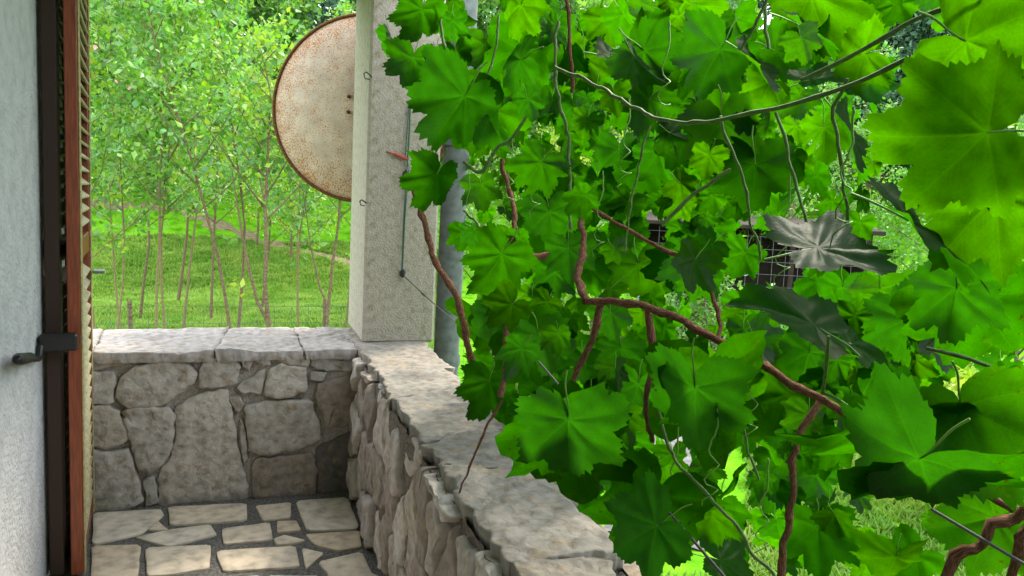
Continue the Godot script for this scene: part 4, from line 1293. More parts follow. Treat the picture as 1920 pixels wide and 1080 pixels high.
func build_vine() -> void:
	vine = thing("grape_vine", "leafy green grape vine hanging beside and over the low stone wall", "grape vine")
	var shapes := [[0.14, 0.14, 0.07], [-0.22, 0.20, 0.07], [0.32, 0.08, 0.06], [-0.08, 0.34, 0.09], [0.22, 0.26, 0.10], [-0.38, 0.14, 0.06], [0.05, 0.05, 0.12], [0.5, 0.18, 0.06], [-0.14, 0.42, 0.07], [0.26, -0.16, 0.08], [-0.28, 0.30, 0.10], [0.12, 0.46, 0.06], [0.38, 0.30, 0.09], [-0.05, -0.18, 0.10]]
	for i in shapes.size():
		blades.append(grape_leaf(40 + i, shapes[i][0], shapes[i][1], shapes[i][2], 108, [0.12, 0.26, 0.4, 0.54, 0.68, 0.8, 0.91, 1.0], 3 if i % 3 == 1 else 0))
	var sp := smooth_path([Vector3(0, 0, 0), Vector3(0.01, -0.2, -0.02), Vector3(0.05, -0.45, -0.05), Vector3(0.03, -0.64, -0.10)], 0.010, 0.014, 0.08)
	stalk = tube(sp[0], sp[1], 6)
	stem("cane", 0.0069, 0.0056, [Vector3(0.640, 1.411, -1.407), Vector3(0.665, 1.417, -1.341), Vector3(0.701, 1.418, -1.270), Vector3(0.751, 1.396, -1.192), Vector3(0.808, 1.354, -1.109), Vector3(0.816, 1.342, -1.046), Vector3(0.856, 1.314, -0.971), Vector3(0.934, 1.265, -0.880), Vector3(0.977, 1.230, -0.803), Vector3(0.976, 1.227, -0.744), Vector3(0.974, 1.222, -0.686)], 0)
	stem("cane", 0.0068, 0.0052, [Vector3(0.656, 1.409, -1.380), Vector3(0.651, 1.356, -1.381), Vector3(0.637, 1.313, -1.386), Vector3(0.614, 1.256, -1.392), Vector3(0.602, 1.204, -1.396)], 1)
	stem("cane", 0.0076, 0.0060, [Vector3(0.734, 1.407, -1.321), Vector3(0.743, 1.345, -1.322), Vector3(0.756, 1.282, -1.320)], 2)
	stem("trunk", 0.0074, 0.0060, [Vector3(0.821, 0.995, -0.733), Vector3(0.845, 1.076, -0.727), Vector3(0.858, 1.141, -0.723), Vector3(0.868, 1.179, -0.717), Vector3(0.888, 1.203, -0.706), Vector3(0.910, 1.228, -0.694), Vector3(0.951, 1.269, -0.678)], 3)
	stem("trunk", 0.0065, 0.0050, [Vector3(0.970, 0.970, -0.721), Vector3(0.965, 1.076, -0.723), Vector3(0.962, 1.132, -0.718), Vector3(0.960, 1.179, -0.711), Vector3(0.966, 1.240, -0.703), Vector3(0.980, 1.293, -0.692)], 4)
	stem("shoot", 0.0031, 0.0028, [Vector3(0.519, 1.841, -1.339), Vector3(0.553, 1.815, -1.271), Vector3(0.584, 1.778, -1.203), Vector3(0.606, 1.748, -1.139), Vector3(0.624, 1.734, -1.078), Vector3(0.643, 1.728, -1.018), Vector3(0.679, 1.739, -0.954), Vector3(0.702, 1.749, -0.894), Vector3(0.733, 1.768, -0.832), Vector3(0.760, 1.794, -0.772)], 5)
	stem("shoot", 0.0026, 0.0031, [Vector3(0.702, 1.781, -0.897), Vector3(0.729, 1.801, -0.851), Vector3(0.752, 1.826, -0.806), Vector3(0.759, 1.841, -0.765), Vector3(0.798, 1.862, -0.714)], 6)
	stem("cane", 0.0087, 0.0112, [Vector3(0.515, 1.651, -2.594), Vector3(0.533, 1.585, -2.565), Vector3(0.561, 1.496, -2.530), Vector3(0.584, 1.394, -2.495), Vector3(0.639, 1.303, -2.451), Vector3(0.666, 1.212, -2.416), Vector3(0.674, 1.147, -2.390), Vector3(0.700, 1.049, -2.355)], 7)
	stem("cane", 0.0092, 0.0067, [Vector3(0.752, 1.466, -1.907), Vector3(0.697, 1.458, -1.916), Vector3(0.665, 1.446, -1.917), Vector3(0.652, 1.378, -1.904), Vector3(0.638, 1.269, -1.887), Vector3(0.630, 1.161, -1.869), Vector3(0.619, 1.101, -1.857)], 8)
	stem("cane", 0.0034, 0.0022, [Vector3(0.621, 1.095, -1.855), Vector3(0.577, 0.998, -1.859), Vector3(0.546, 0.915, -1.860), Vector3(0.521, 0.852, -1.861)], 9)
	stem("cane", 0.0052, 0.0058, [Vector3(0.926, 1.291, -1.050), Vector3(0.894, 1.256, -1.054), Vector3(0.877, 1.212, -1.051), Vector3(0.871, 1.177, -1.045), Vector3(0.866, 1.125, -1.037), Vector3(0.857, 1.073, -1.031), Vector3(0.843, 0.994, -1.023)], 10)
	stem("shoot", 0.0028, 0.0029, [Vector3(0.695, 1.316, -1.218), Vector3(0.681, 1.268, -1.181), Vector3(0.686, 1.196, -1.136), Vector3(0.699, 1.163, -1.092), Vector3(0.739, 1.117, -1.038), Vector3(0.760, 1.074, -0.990), Vector3(0.775, 1.041, -0.945)], 11)
	stem("cane", 0.0038, 0.0038, [Vector3(0.655, 2.052, -1.636), Vector3(0.660, 1.972, -1.625), Vector3(0.664, 1.903, -1.616), Vector3(0.668, 1.840, -1.607)], 12)
	stem("shoot", 0.0034, 0.0033, [Vector3(0.645, 1.999, -1.655), Vector3(0.636, 1.916, -1.644), Vector3(0.647, 1.811, -1.624), Vector3(0.663, 1.748, -1.607), Vector3(0.665, 1.661, -1.591), Vector3(0.664, 1.546, -1.574)], 13)
	stem("shoot", 0.0038, 0.0049, [Vector3(0.686, 1.878, -1.871), Vector3(0.659, 1.811, -1.883), Vector3(0.631, 1.757, -1.897), Vector3(0.596, 1.732, -1.917), Vector3(0.567, 1.674, -1.931), Vector3(0.522, 1.695, -1.959)], 14)
	stem("cane", 0.0062, 0.0069, [Vector3(0.677, 1.715, -2.121), Vector3(0.687, 1.626, -2.067), Vector3(0.689, 1.569, -2.020), Vector3(0.674, 1.512, -1.979), Vector3(0.670, 1.445, -1.932)], 15)
	stem("shoot", 0.0023, 0.0018, [Vector3(0.658, 1.742, -1.014), Vector3(0.674, 1.712, -1.018), Vector3(0.703, 1.655, -1.015), Vector3(0.723, 1.600, -1.015), Vector3(0.747, 1.527, -1.012)], 16)
	stem("shoot", 0.0021, 0.0018, [Vector3(0.683, 1.747, -1.272), Vector3(0.676, 1.696, -1.286), Vector3(0.670, 1.618, -1.297), Vector3(0.663, 1.520, -1.305)], 17)
	stem("shoot", 0.0034, 0.0036, [Vector3(0.820, 1.678, -1.217), Vector3(0.793, 1.649, -1.241), Vector3(0.766, 1.623, -1.265), Vector3(0.728, 1.567, -1.289)], 18)
	stem("shoot", 0.0025, 0.0026, [Vector3(0.785, 1.948, -1.101), Vector3(0.781, 1.902, -1.124), Vector3(0.774, 1.867, -1.148)], 19)
	stem("shoot", 0.0026, 0.0026, [Vector3(0.814, 1.953, -1.145), Vector3(0.815, 1.918, -1.140), Vector3(0.816, 1.874, -1.135)], 20)
	stem("shoot", 0.0025, 0.0025, [Vector3(0.799, 1.762, -1.074), Vector3(0.820, 1.687, -1.058), Vector3(0.833, 1.637, -1.048), Vector3(0.854, 1.570, -1.033)], 21)
	stem("cane", 0.0039, 0.0043, [Vector3(0.732, 1.594, -1.610), Vector3(0.764, 1.567, -1.565), Vector3(0.796, 1.542, -1.521), Vector3(0.836, 1.517, -1.474), Vector3(0.875, 1.493, -1.427), Vector3(0.902, 1.443, -1.382), Vector3(0.907, 1.383, -1.343), Vector3(0.886, 1.344, -1.315)], 22)
	stem("cane", 0.0078, 0.0059, [Vector3(0.640, 1.411, -1.407), Vector3(0.651, 1.451, -1.479), Vector3(0.688, 1.525, -1.546), Vector3(0.703, 1.593, -1.619)], 23)
	stem("shoot", 0.0026, 0.0025, [Vector3(0.868, 1.433, -0.800), Vector3(0.894, 1.425, -0.772), Vector3(0.919, 1.415, -0.745), Vector3(0.953, 1.408, -0.715)], 24)
	stem("shoot", 0.0022, 0.0019, [Vector3(0.771, 1.353, -0.877), Vector3(0.773, 1.346, -0.811), Vector3(0.767, 1.341, -0.749)], 25)
	stem("shoot", 0.0022, 0.0024, [Vector3(0.705, 1.449, -0.804), Vector3(0.739, 1.405, -0.841), Vector3(0.771, 1.353, -0.877)], 26)
	stem("shoot", 0.0034, 0.0032, [Vector3(0.605, 1.567, -2.235), Vector3(0.636, 1.524, -2.166), Vector3(0.679, 1.469, -2.092)], 27)
	stem("shoot", 0.0029, 0.0029, [Vector3(0.605, 2.070, -1.974), Vector3(0.599, 1.988, -1.967), Vector3(0.581, 1.919, -1.965)], 28)
	stem("shoot", 0.0049, 0.0037, [Vector3(0.575, 2.229, -2.535), Vector3(0.584, 2.127, -2.520), Vector3(0.596, 2.043, -2.506), Vector3(0.576, 1.941, -2.501)], 29)
	stem("shoot", 0.0026, 0.0022, [Vector3(0.763, 1.784, -0.877), Vector3(0.758, 1.739, -0.891), Vector3(0.781, 1.657, -0.891), Vector3(0.801, 1.591, -0.894)], 30)
	stem("cane", 0.0050, 0.0041, [Vector3(0.742, 1.296, -1.306), Vector3(0.716, 1.230, -1.280), Vector3(0.718, 1.169, -1.246)], 31)
	stem("shoot", 0.0020, 0.0020, [Vector3(0.811, 1.325, -1.126), Vector3(0.807, 1.269, -1.120), Vector3(0.821, 1.206, -1.108), Vector3(0.839, 1.143, -1.095)], 32)
	leaf(Vector3(0.525, 2.198, -2.558), 0.120, Vector3(-0.25, -0.95, -0.16), Vector3(0.59, -0.02, -0.81), "m", 3)
	leaf(Vector3(0.526, 2.064, -2.676), 0.120, Vector3(-0.13, -0.99, -0.11), Vector3(0.18, 0.09, -0.98), "m", 8)
	leaf(Vector3(0.636, 2.084, -2.789), 0.120, Vector3(0.15, -0.99, -0.02), Vector3(-0.99, -0.15, 0.00), "o", 7)
	leaf(Vector3(0.549, 2.250, -3.280), 0.124, Vector3(0.42, -0.90, -0.11), Vector3(-0.90, -0.43, 0.08), "o", 7)
	leaf(Vector3(0.374, 1.787, -1.410), 0.114, Vector3(-0.43, -0.84, -0.33), Vector3(-0.69, 0.08, 0.72), "o", 9)
	leaf(Vector3(0.623, 1.823, -2.074), 0.116, Vector3(0.41, -0.91, -0.03), Vector3(-0.82, -0.38, 0.42), "o", 7)
	leaf(Vector3(0.495, 1.665, -2.125), 0.118, Vector3(-0.33, -0.93, -0.19), Vector3(0.71, -0.11, -0.69), "m", 5)
	leaf(Vector3(0.905, 1.666, -3.096), 0.116, Vector3(0.23, -0.97, 0.01), Vector3(0.44, 0.10, -0.89), "w", 10)
	leaf(Vector3(0.689, 1.977, -2.031), 0.120, Vector3(-0.40, -0.35, -0.85), Vector3(-0.92, 0.13, 0.38), "o", 1)
	leaf(Vector3(0.824, 2.000, -2.557), 0.132, Vector3(0.44, -0.88, -0.20), Vector3(0.31, -0.06, 0.95), "o", 6)
	leaf(Vector3(1.153, 2.293, -3.080), 0.131, Vector3(0.25, -0.96, -0.08), Vector3(-0.57, -0.21, 0.80), "o", 11)
	leaf(Vector3(1.028, 2.322, -3.129), 0.138, Vector3(0.38, -0.92, 0.05), Vector3(0.48, 0.15, -0.86), "m", 2)
	leaf(Vector3(1.071, 2.401, -3.030), 0.156, Vector3(0.35, -0.93, -0.14), Vector3(0.37, 0.27, -0.89), "m", 7)
	leaf(Vector3(0.790, 2.320, -3.207), 0.102, Vector3(0.12, -0.97, -0.21), Vector3(-0.73, -0.23, 0.64), "o", 12)
	leaf(Vector3(0.803, 2.196, -3.193), 0.109, Vector3(0.23, -0.97, 0.01), Vector3(0.65, 0.15, -0.74), "m", 3)
	leaf(Vector3(0.915, 2.236, -3.159), 0.116, Vector3(-0.10, -0.99, -0.10), Vector3(0.82, -0.02, -0.58), "w", 8)
	leaf(Vector3(1.257, 2.000, -3.014), 0.124, Vector3(0.15, -0.99, -0.02), Vector3(-0.92, -0.14, 0.38), "o", 7)
	leaf(Vector3(1.316, 1.918, -2.977), 0.109, Vector3(0.07, -0.95, -0.31), Vector3(0.02, -0.31, 0.95), "o", 4)
	leaf(Vector3(1.177, 2.016, -3.043), 0.109, Vector3(-0.10, -0.99, -0.10), Vector3(-0.86, 0.03, 0.50), "o", 9)
	leaf(Vector3(1.151, 1.950, -3.045), 0.109, Vector3(-0.86, -0.24, -0.45), Vector3(-0.39, 0.87, 0.29), "o", 7)
	leaf(Vector3(1.385, 2.361, -3.012), 0.131, Vector3(0.23, -0.97, 0.01), Vector3(0.52, 0.12, -0.85), "y", 5)
	leaf(Vector3(1.313, 2.307, -2.715), 0.132, Vector3(0.60, -0.79, 0.11), Vector3(-0.79, -0.56, 0.24), "m", 7)
	leaf(Vector3(0.823, 1.943, -1.718), 0.126, Vector3(0.94, -0.31, 0.17), Vector3(0.20, 0.86, 0.46), "m", 6)
	leaf(Vector3(0.859, 1.959, -1.655), 0.132, Vector3(0.84, -0.42, -0.35), Vector3(0.15, -0.43, 0.89), "o", 6)
	leaf(Vector3(1.348, 2.061, -2.989), 0.131, Vector3(0.07, -1.00, -0.05), Vector3(0.55, 0.07, -0.83), "y", 11)
	leaf(Vector3(1.140, 1.965, -2.252), 0.156, Vector3(0.46, -0.89, 0.08), Vector3(0.52, 0.20, -0.83), "m", 2)
	leaf(Vector3(1.311, 1.789, -2.371), 0.132, Vector3(0.33, -0.94, -0.05), Vector3(-0.72, -0.29, 0.63), "o", 7)
	leaf(Vector3(1.100, 1.723, -2.860), 0.138, Vector3(0.15, -0.99, -0.02), Vector3(-0.38, -0.07, 0.92), "o", 12)
	leaf(Vector3(0.883, 1.576, -2.256), 0.132, Vector3(0.27, -0.95, -0.16), Vector3(-0.48, -0.28, 0.83), "o", 3)
	leaf(Vector3(1.050, 1.731, -3.056), 0.102, Vector3(0.04, -1.00, 0.04), Vector3(0.48, -0.01, -0.88), "y", 8)
	leaf(Vector3(1.221, 1.782, -3.001), 0.102, Vector3(0.31, -0.95, 0.03), Vector3(0.57, 0.16, -0.81), "y", 13)
	leaf(Vector3(1.586, 1.662, -2.862), 0.102, Vector3(0.23, -0.97, 0.01), Vector3(0.44, 0.10, -0.89), "y", 4)
	leaf(Vector3(1.000, 1.961, -1.560), 0.120, Vector3(-0.33, -0.87, -0.37), Vector3(-0.60, -0.12, 0.79), "o", 9)
	leaf(Vector3(1.322, 1.900, -2.253), 0.126, Vector3(-0.14, -0.97, -0.21), Vector3(-0.96, 0.09, 0.25), "o", 0)
	leaf(Vector3(0.944, 1.788, -1.445), 0.120, Vector3(0.28, -0.96, -0.07), Vector3(0.69, 0.25, -0.68), "w", 5)
	leaf(Vector3(0.977, 1.699, -1.367), 0.120, Vector3(0.20, -0.96, -0.18), Vector3(-0.46, -0.26, 0.85), "m", 10)
	leaf(Vector3(1.746, 1.772, -2.816), 0.131, Vector3(-0.07, -0.98, -0.18), Vector3(-0.71, -0.08, 0.70), "m", 1)
	leaf(Vector3(1.214, 2.033, -1.559), 0.132, Vector3(0.88, -0.44, 0.17), Vector3(0.29, 0.80, 0.53), "m", 0)
	leaf(Vector3(1.020, 1.922, -1.462), 0.114, Vector3(0.75, -0.64, 0.18), Vector3(0.43, 0.68, 0.60), "w", 6)
	leaf(Vector3(2.098, 2.291, -2.759), 0.131, Vector3(-0.33, -0.93, -0.19), Vector3(0.71, -0.11, -0.69), "y", 2)
	leaf(Vector3(1.945, 2.096, -2.483), 0.126, Vector3(0.89, -0.47, -0.01), Vector3(0.31, 0.59, 0.75), "m", 7)
	leaf(Vector3(1.519, 1.969, -1.724), 0.132, Vector3(0.71, -0.68, 0.18), Vector3(0.46, 0.65, 0.61), "m", 0)
	leaf(Vector3(1.318, 1.935, -1.636), 0.114, Vector3(0.96, 0.21, 0.19), Vector3(-0.26, 0.91, 0.33), "m", 6)
	leaf(Vector3(1.337, 2.152, -1.694), 0.162, Vector3(0.44, -0.88, -0.20), Vector3(0.23, 0.32, -0.92), "y", 8)
	leaf(Vector3(2.454, 2.441, -2.648), 0.116, Vector3(0.29, -0.92, -0.24), Vector3(0.50, -0.06, 0.86), "w", 7)
	leaf(Vector3(0.786, 1.810, -0.718), 0.120, Vector3(0.94, -0.31, 0.17), Vector3(0.26, 0.27, -0.93), "y", 4)
	leaf(Vector3(0.720, 1.694, -0.619), 0.114, Vector3(-0.85, -0.17, -0.49), Vector3(0.47, 0.18, -0.87), "y", 9)
	leaf(Vector3(1.006, 1.641, -0.839), 0.132, Vector3(-0.50, -0.79, -0.35), Vector3(0.61, -0.03, -0.79), "y", 0)
	leaf(Vector3(1.609, 1.860, -1.930), 0.126, Vector3(0.20, -0.98, -0.00), Vector3(0.87, 0.17, -0.46), "y", 7)
	leaf(Vector3(2.262, 2.040, -2.671), 0.124, Vector3(0.41, -0.91, -0.03), Vector3(-0.64, -0.31, 0.71), "m", 10)
	leaf(Vector3(1.033, 1.759, -1.179), 0.110, Vector3(0.53, -0.84, 0.10), Vector3(0.57, 0.44, 0.70), "m", 6)
	leaf(Vector3(0.871, 1.600, -0.857), 0.144, Vector3(0.85, -0.50, 0.17), Vector3(0.34, 0.76, 0.55), "m", 0)
	leaf(Vector3(2.413, 1.878, -2.601), 0.116, Vector3(0.25, -0.96, -0.08), Vector3(-0.57, -0.21, 0.80), "w", 11)
	leaf(Vector3(2.122, 1.962, -2.714), 0.102, Vector3(0.23, -0.97, 0.01), Vector3(0.65, 0.15, -0.74), "y", 2)
	leaf(Vector3(2.135, 1.826, -2.693), 0.116, Vector3(0.38, -0.92, 0.05), Vector3(0.55, 0.18, -0.82), "y", 7)
	leaf(Vector3(2.364, 2.368, -2.677), 0.131, Vector3(0.07, -1.00, -0.05), Vector3(0.48, 0.07, -0.88), "y", 12)
	leaf(Vector3(2.048, 1.611, -2.675), 0.138, Vector3(0.84, -0.42, -0.35), Vector3(0.20, -0.36, 0.91), "m", 3)
	leaf(Vector3(1.806, 1.531, -2.771), 0.124, Vector3(0.07, -1.00, -0.05), Vector3(0.55, 0.07, -0.83), "m", 8)
	leaf(Vector3(1.205, 1.461, -1.921), 0.126, Vector3(-0.14, -0.97, -0.21), Vector3(-0.53, -0.11, 0.84), "o", 13)
	leaf(Vector3(1.787, 1.401, -2.760), 0.116, Vector3(0.41, -0.91, -0.03), Vector3(0.51, 0.25, -0.82), "m", 4)
	leaf(Vector3(0.706, 1.559, -0.838), 0.114, Vector3(0.98, 0.08, 0.18), Vector3(-0.15, 0.92, 0.37), "o", 6)
	leaf(Vector3(2.225, 1.335, -2.602), 0.109, Vector3(-0.22, -0.95, -0.24), Vector3(-0.54, -0.09, 0.84), "o", 0)
	leaf(Vector3(1.999, 1.355, -2.228), 0.120, Vector3(0.29, -0.92, -0.24), Vector3(-0.52, -0.37, 0.77), "o", 5)
	leaf(Vector3(1.697, 1.406, -1.746), 0.126, Vector3(0.33, -0.94, -0.05), Vector3(0.54, 0.23, -0.81), "w", 10)
	leaf(Vector3(1.327, 1.391, -1.282), 0.114, Vector3(-0.48, -0.50, -0.72), Vector3(-0.80, -0.07, 0.59), "o", 1)
	leaf(Vector3(1.151, 1.489, -1.015), 0.116, Vector3(0.20, -0.96, -0.18), Vector3(-0.43, -0.25, 0.87), "o", 6)
	leaf(Vector3(0.793, 1.441, -0.935), 0.126, Vector3(-0.80, 0.41, -0.43), Vector3(0.17, 0.86, 0.49), "m", 6)
	leaf(Vector3(1.045, 1.372, -1.130), 0.110, Vector3(0.92, -0.34, 0.17), Vector3(0.23, 0.85, 0.47), "m", 0)
	leaf(Vector3(1.282, 1.275, -1.520), 0.120, Vector3(-0.07, -0.98, -0.18), Vector3(-0.65, -0.10, 0.75), "o", 7)
	leaf(Vector3(1.330, 1.252, -1.362), 0.120, Vector3(-0.15, -0.91, -0.39), Vector3(-0.86, -0.08, 0.50), "o", 12)
	leaf(Vector3(1.438, 1.213, -1.399), 0.116, Vector3(0.55, -0.84, 0.01), Vector3(0.25, 0.17, 0.95), "m", 3)
	leaf(Vector3(0.848, 1.371, -0.721), 0.114, Vector3(0.48, -0.88, -0.01), Vector3(0.48, 0.27, -0.83), "w", 8)
	leaf(Vector3(2.768, 1.191, -2.206), 0.144, Vector3(0.23, -0.97, 0.01), Vector3(0.44, 0.10, -0.89), "m", 13)
	leaf(Vector3(2.411, 1.119, -1.920), 0.120, Vector3(0.15, -0.99, -0.02), Vector3(-0.94, -0.15, 0.29), "o", 7)
	leaf(Vector3(2.947, 1.382, -2.361), 0.146, Vector3(0.15, -0.99, -0.02), Vector3(0.61, 0.11, -0.79), "y", 9)
	leaf(Vector3(1.982, 1.105, -2.661), 0.116, Vector3(0.07, -1.00, -0.05), Vector3(0.55, 0.07, -0.83), "y", 0)
	leaf(Vector3(0.652, 1.331, -1.018), 0.118, Vector3(0.13, -0.99, -0.06), Vector3(-0.73, -0.13, 0.66), "o", 5)
	leaf(Vector3(1.929, 0.956, -2.661), 0.124, Vector3(0.23, -0.97, 0.01), Vector3(0.44, 0.10, -0.89), "m", 10)
	leaf(Vector3(1.922, 1.233, -2.696), 0.131, Vector3(0.07, -1.00, -0.05), Vector3(0.69, 0.08, -0.72), "m", 1)
	leaf(Vector3(1.567, 0.928, -2.181), 0.120, Vector3(0.35, -0.93, -0.14), Vector3(-0.64, -0.34, 0.69), "o", 6)
	leaf(Vector3(1.658, 0.911, -2.015), 0.126, Vector3(-0.61, -0.39, -0.69), Vector3(-0.77, 0.06, 0.64), "o", 11)
	leaf(Vector3(0.668, 1.354, -0.611), 0.110, Vector3(-0.05, -0.68, -0.73), Vector3(-0.77, -0.43, 0.46), "o", 5)
	leaf(Vector3(1.557, 1.103, -1.362), 0.126, Vector3(0.27, -0.95, -0.16), Vector3(-0.48, -0.28, 0.83), "o", 7)
	leaf(Vector3(1.015, 1.186, -0.791), 0.108, Vector3(-0.48, -0.50, -0.72), Vector3(-0.83, 0.01, 0.56), "w", 12)
	leaf(Vector3(2.260, 0.711, -2.520), 0.116, Vector3(0.23, -0.97, 0.01), Vector3(0.37, 0.08, -0.93), "y", 3)
	leaf(Vector3(2.038, 0.613, -2.497), 0.156, Vector3(-0.10, -0.99, -0.10), Vector3(0.71, 0.00, -0.71), "m", 8)
	leaf(Vector3(2.013, 0.646, -2.293), 0.126, Vector3(-0.22, -0.95, -0.24), Vector3(-0.61, -0.06, 0.79), "o", 13)
	leaf(Vector3(1.280, 0.874, -1.435), 0.126, Vector3(0.21, -0.98, -0.04), Vector3(0.72, 0.18, -0.68), "m", 4)
	leaf(Vector3(1.286, 0.765, -1.830), 0.132, Vector3(-0.00, -0.99, -0.11), Vector3(-0.81, -0.06, 0.58), "m", 9)
	leaf(Vector3(1.726, 0.412, -2.632), 0.144, Vector3(-0.02, -1.00, -0.07), Vector3(-0.98, 0.00, 0.19), "w", 7)
	leaf(Vector3(2.031, 0.498, -2.573), 0.124, Vector3(0.15, -0.99, -0.02), Vector3(0.53, 0.10, -0.84), "m", 5)
	leaf(Vector3(2.060, 0.348, -2.541), 0.116, Vector3(0.35, -0.93, -0.14), Vector3(-0.80, -0.37, 0.48), "o", 7)
	leaf(Vector3(1.089, 0.766, -1.531), 0.120, Vector3(0.90, -0.39, 0.21), Vector3(0.24, 0.82, 0.51), "m", 6)
	leaf(Vector3(2.161, 0.241, -2.483), 0.138, Vector3(0.33, -0.86, -0.40), Vector3(-0.72, -0.50, 0.48), "m", 6)
	leaf(Vector3(2.378, 0.313, -2.429), 0.102, Vector3(0.42, -0.90, -0.11), Vector3(0.34, 0.27, -0.90), "y", 11)
	leaf(Vector3(2.411, 0.210, -2.406), 0.102, Vector3(-0.19, -0.93, -0.32), Vector3(0.56, 0.17, -0.81), "y", 2)
	leaf(Vector3(2.202, 0.819, -2.551), 0.095, Vector3(0.25, -0.96, -0.08), Vector3(-0.75, -0.24, 0.61), "w", 7)
	leaf(Vector3(0.441, 1.293, -1.009), 0.110, Vector3(0.08, -0.99, -0.08), Vector3(-0.44, -0.10, 0.89), "o", 12)
	leaf(Vector3(0.708, 1.050, -2.239), 0.120, Vector3(-0.16, -0.97, -0.16), Vector3(0.72, -0.00, -0.70), "m", 3)
	leaf(Vector3(0.963, 0.832, -2.847), 0.126, Vector3(0.25, -0.96, -0.08), Vector3(0.70, 0.24, -0.68), "m", 8)
	leaf(Vector3(1.088, 1.087, -1.998), 0.120, Vector3(-0.03, -0.96, -0.26), Vector3(-0.51, -0.21, 0.83), "o", 13)
	leaf(Vector3(0.945, 0.724, -2.430), 0.116, Vector3(-0.03, -0.96, -0.26), Vector3(-0.65, -0.18, 0.74), "m", 4)
	leaf(Vector3(0.764, 1.042, -1.386), 0.114, Vector3(-0.52, -0.77, -0.36), Vector3(-0.85, 0.44, 0.29), "o", 7)
	leaf(Vector3(0.651, 1.076, -1.100), 0.110, Vector3(-0.52, -0.66, -0.55), Vector3(-0.84, 0.27, 0.47), "o", 0)
	leaf(Vector3(1.557, 0.607, -2.594), 0.132, Vector3(0.24, -0.97, -0.03), Vector3(0.65, 0.18, -0.74), "w", 5)
	leaf(Vector3(1.369, 0.556, -2.791), 0.102, Vector3(0.56, -0.62, -0.55), Vector3(0.02, -0.65, 0.76), "m", 0)
	leaf(Vector3(1.310, 0.453, -2.812), 0.146, Vector3(0.24, -0.97, -0.03), Vector3(0.58, 0.16, -0.80), "m", 1)
	leaf(Vector3(0.582, 1.473, -1.785), 0.120, Vector3(-0.39, -0.89, -0.25), Vector3(0.57, -0.02, -0.82), "m", 6)
	leaf(Vector3(0.688, 1.269, -2.156), 0.120, Vector3(-0.61, -0.61, -0.50), Vector3(-0.69, 0.10, 0.72), "o", 11)
	leaf(Vector3(0.758, 1.240, -1.954), 0.126, Vector3(0.42, -0.90, -0.11), Vector3(0.41, 0.30, -0.86), "o", 2)
	leaf(Vector3(1.196, 1.130, -2.333), 0.126, Vector3(0.11, -0.98, -0.18), Vector3(-0.54, -0.21, 0.82), "o", 7)
	leaf(Vector3(1.322, 1.444, -2.924), 0.116, Vector3(0.25, -0.96, -0.08), Vector3(-0.70, -0.24, 0.68), "o", 12)
	leaf(Vector3(1.198, 1.418, -2.249), 0.138, Vector3(0.25, -0.96, -0.08), Vector3(-0.50, -0.20, 0.84), "w", 3)
	leaf(Vector3(0.965, 0.926, -2.986), 0.138, Vector3(-0.08, -0.99, -0.13), Vector3(0.65, 0.05, -0.76), "m", 8)
	leaf(Vector3(1.194, 1.320, -2.954), 0.131, Vector3(0.08, -0.99, -0.08), Vector3(-0.68, -0.11, 0.72), "o", 13)
	leaf(Vector3(1.016, 1.005, -2.530), 0.120, Vector3(0.09, -0.99, -0.13), Vector3(-0.54, -0.16, 0.82), "o", 4)
	leaf(Vector3(1.108, 1.221, -2.974), 0.109, Vector3(0.07, -1.00, -0.05), Vector3(0.48, 0.07, -0.88), "y", 9)
	leaf(Vector3(1.232, 1.155, -2.923), 0.131, Vector3(0.23, -0.97, 0.01), Vector3(0.44, 0.10, -0.89), "y", 0)
	leaf(Vector3(1.413, 1.142, -2.861), 0.102, Vector3(0.15, -0.99, -0.02), Vector3(0.53, 0.10, -0.84), "y", 5)
	leaf(Vector3(1.817, 1.000, -2.704), 0.146, Vector3(0.07, -1.00, -0.05), Vector3(0.48, 0.07, -0.88), "y", 10)
	leaf(Vector3(1.476, 1.456, -2.868), 0.138, Vector3(0.35, -0.93, -0.14), Vector3(-0.44, -0.29, 0.85), "m", 1)
	leaf(Vector3(1.680, 1.528, -2.813), 0.095, Vector3(0.09, -0.99, -0.13), Vector3(-0.54, -0.16, 0.82), "m", 6)
	leaf(Vector3(1.023, 1.466, -3.032), 0.109, Vector3(0.23, -0.97, 0.01), Vector3(0.44, 0.10, -0.89), "y", 11)
	leaf(Vector3(0.874, 1.472, -3.082), 0.095, Vector3(0.09, -0.99, -0.13), Vector3(-0.89, -0.14, 0.44), "o", 7)
	leaf(Vector3(1.301, 2.194, -3.019), 0.175, Vector3(0.23, -0.97, 0.01), Vector3(0.44, 0.10, -0.89), "y", 7)
	leaf(Vector3(1.226, 2.227, -3.050), 0.146, Vector3(0.07, -1.00, -0.05), Vector3(0.48, 0.07, -0.88), "y", 12)
	leaf(Vector3(1.710, 2.429, -2.898), 0.175, Vector3(-0.19, -0.93, -0.32), Vector3(0.56, 0.17, -0.81), "y", 3)
	leaf(Vector3(1.558, 2.413, -2.952), 0.131, Vector3(-0.03, -0.96, -0.26), Vector3(0.51, 0.21, -0.83), "w", 8)
	leaf(Vector3(2.535, 1.321, -2.487), 0.160, Vector3(0.12, -0.97, -0.21), Vector3(-0.46, -0.24, 0.86), "m", 13)
	leaf(Vector3(2.317, 1.104, -2.175), 0.156, Vector3(0.27, -0.95, -0.16), Vector3(-0.48, -0.28, 0.83), "o", 4)
	leaf(Vector3(1.797, 1.055, -1.899), 0.144, Vector3(-0.03, -0.96, -0.26), Vector3(-0.59, -0.19, 0.79), "o", 9)
	leaf(Vector3(2.044, 0.898, -2.609), 0.131, Vector3(0.12, -0.97, -0.21), Vector3(-0.61, -0.24, 0.76), "o", 0)
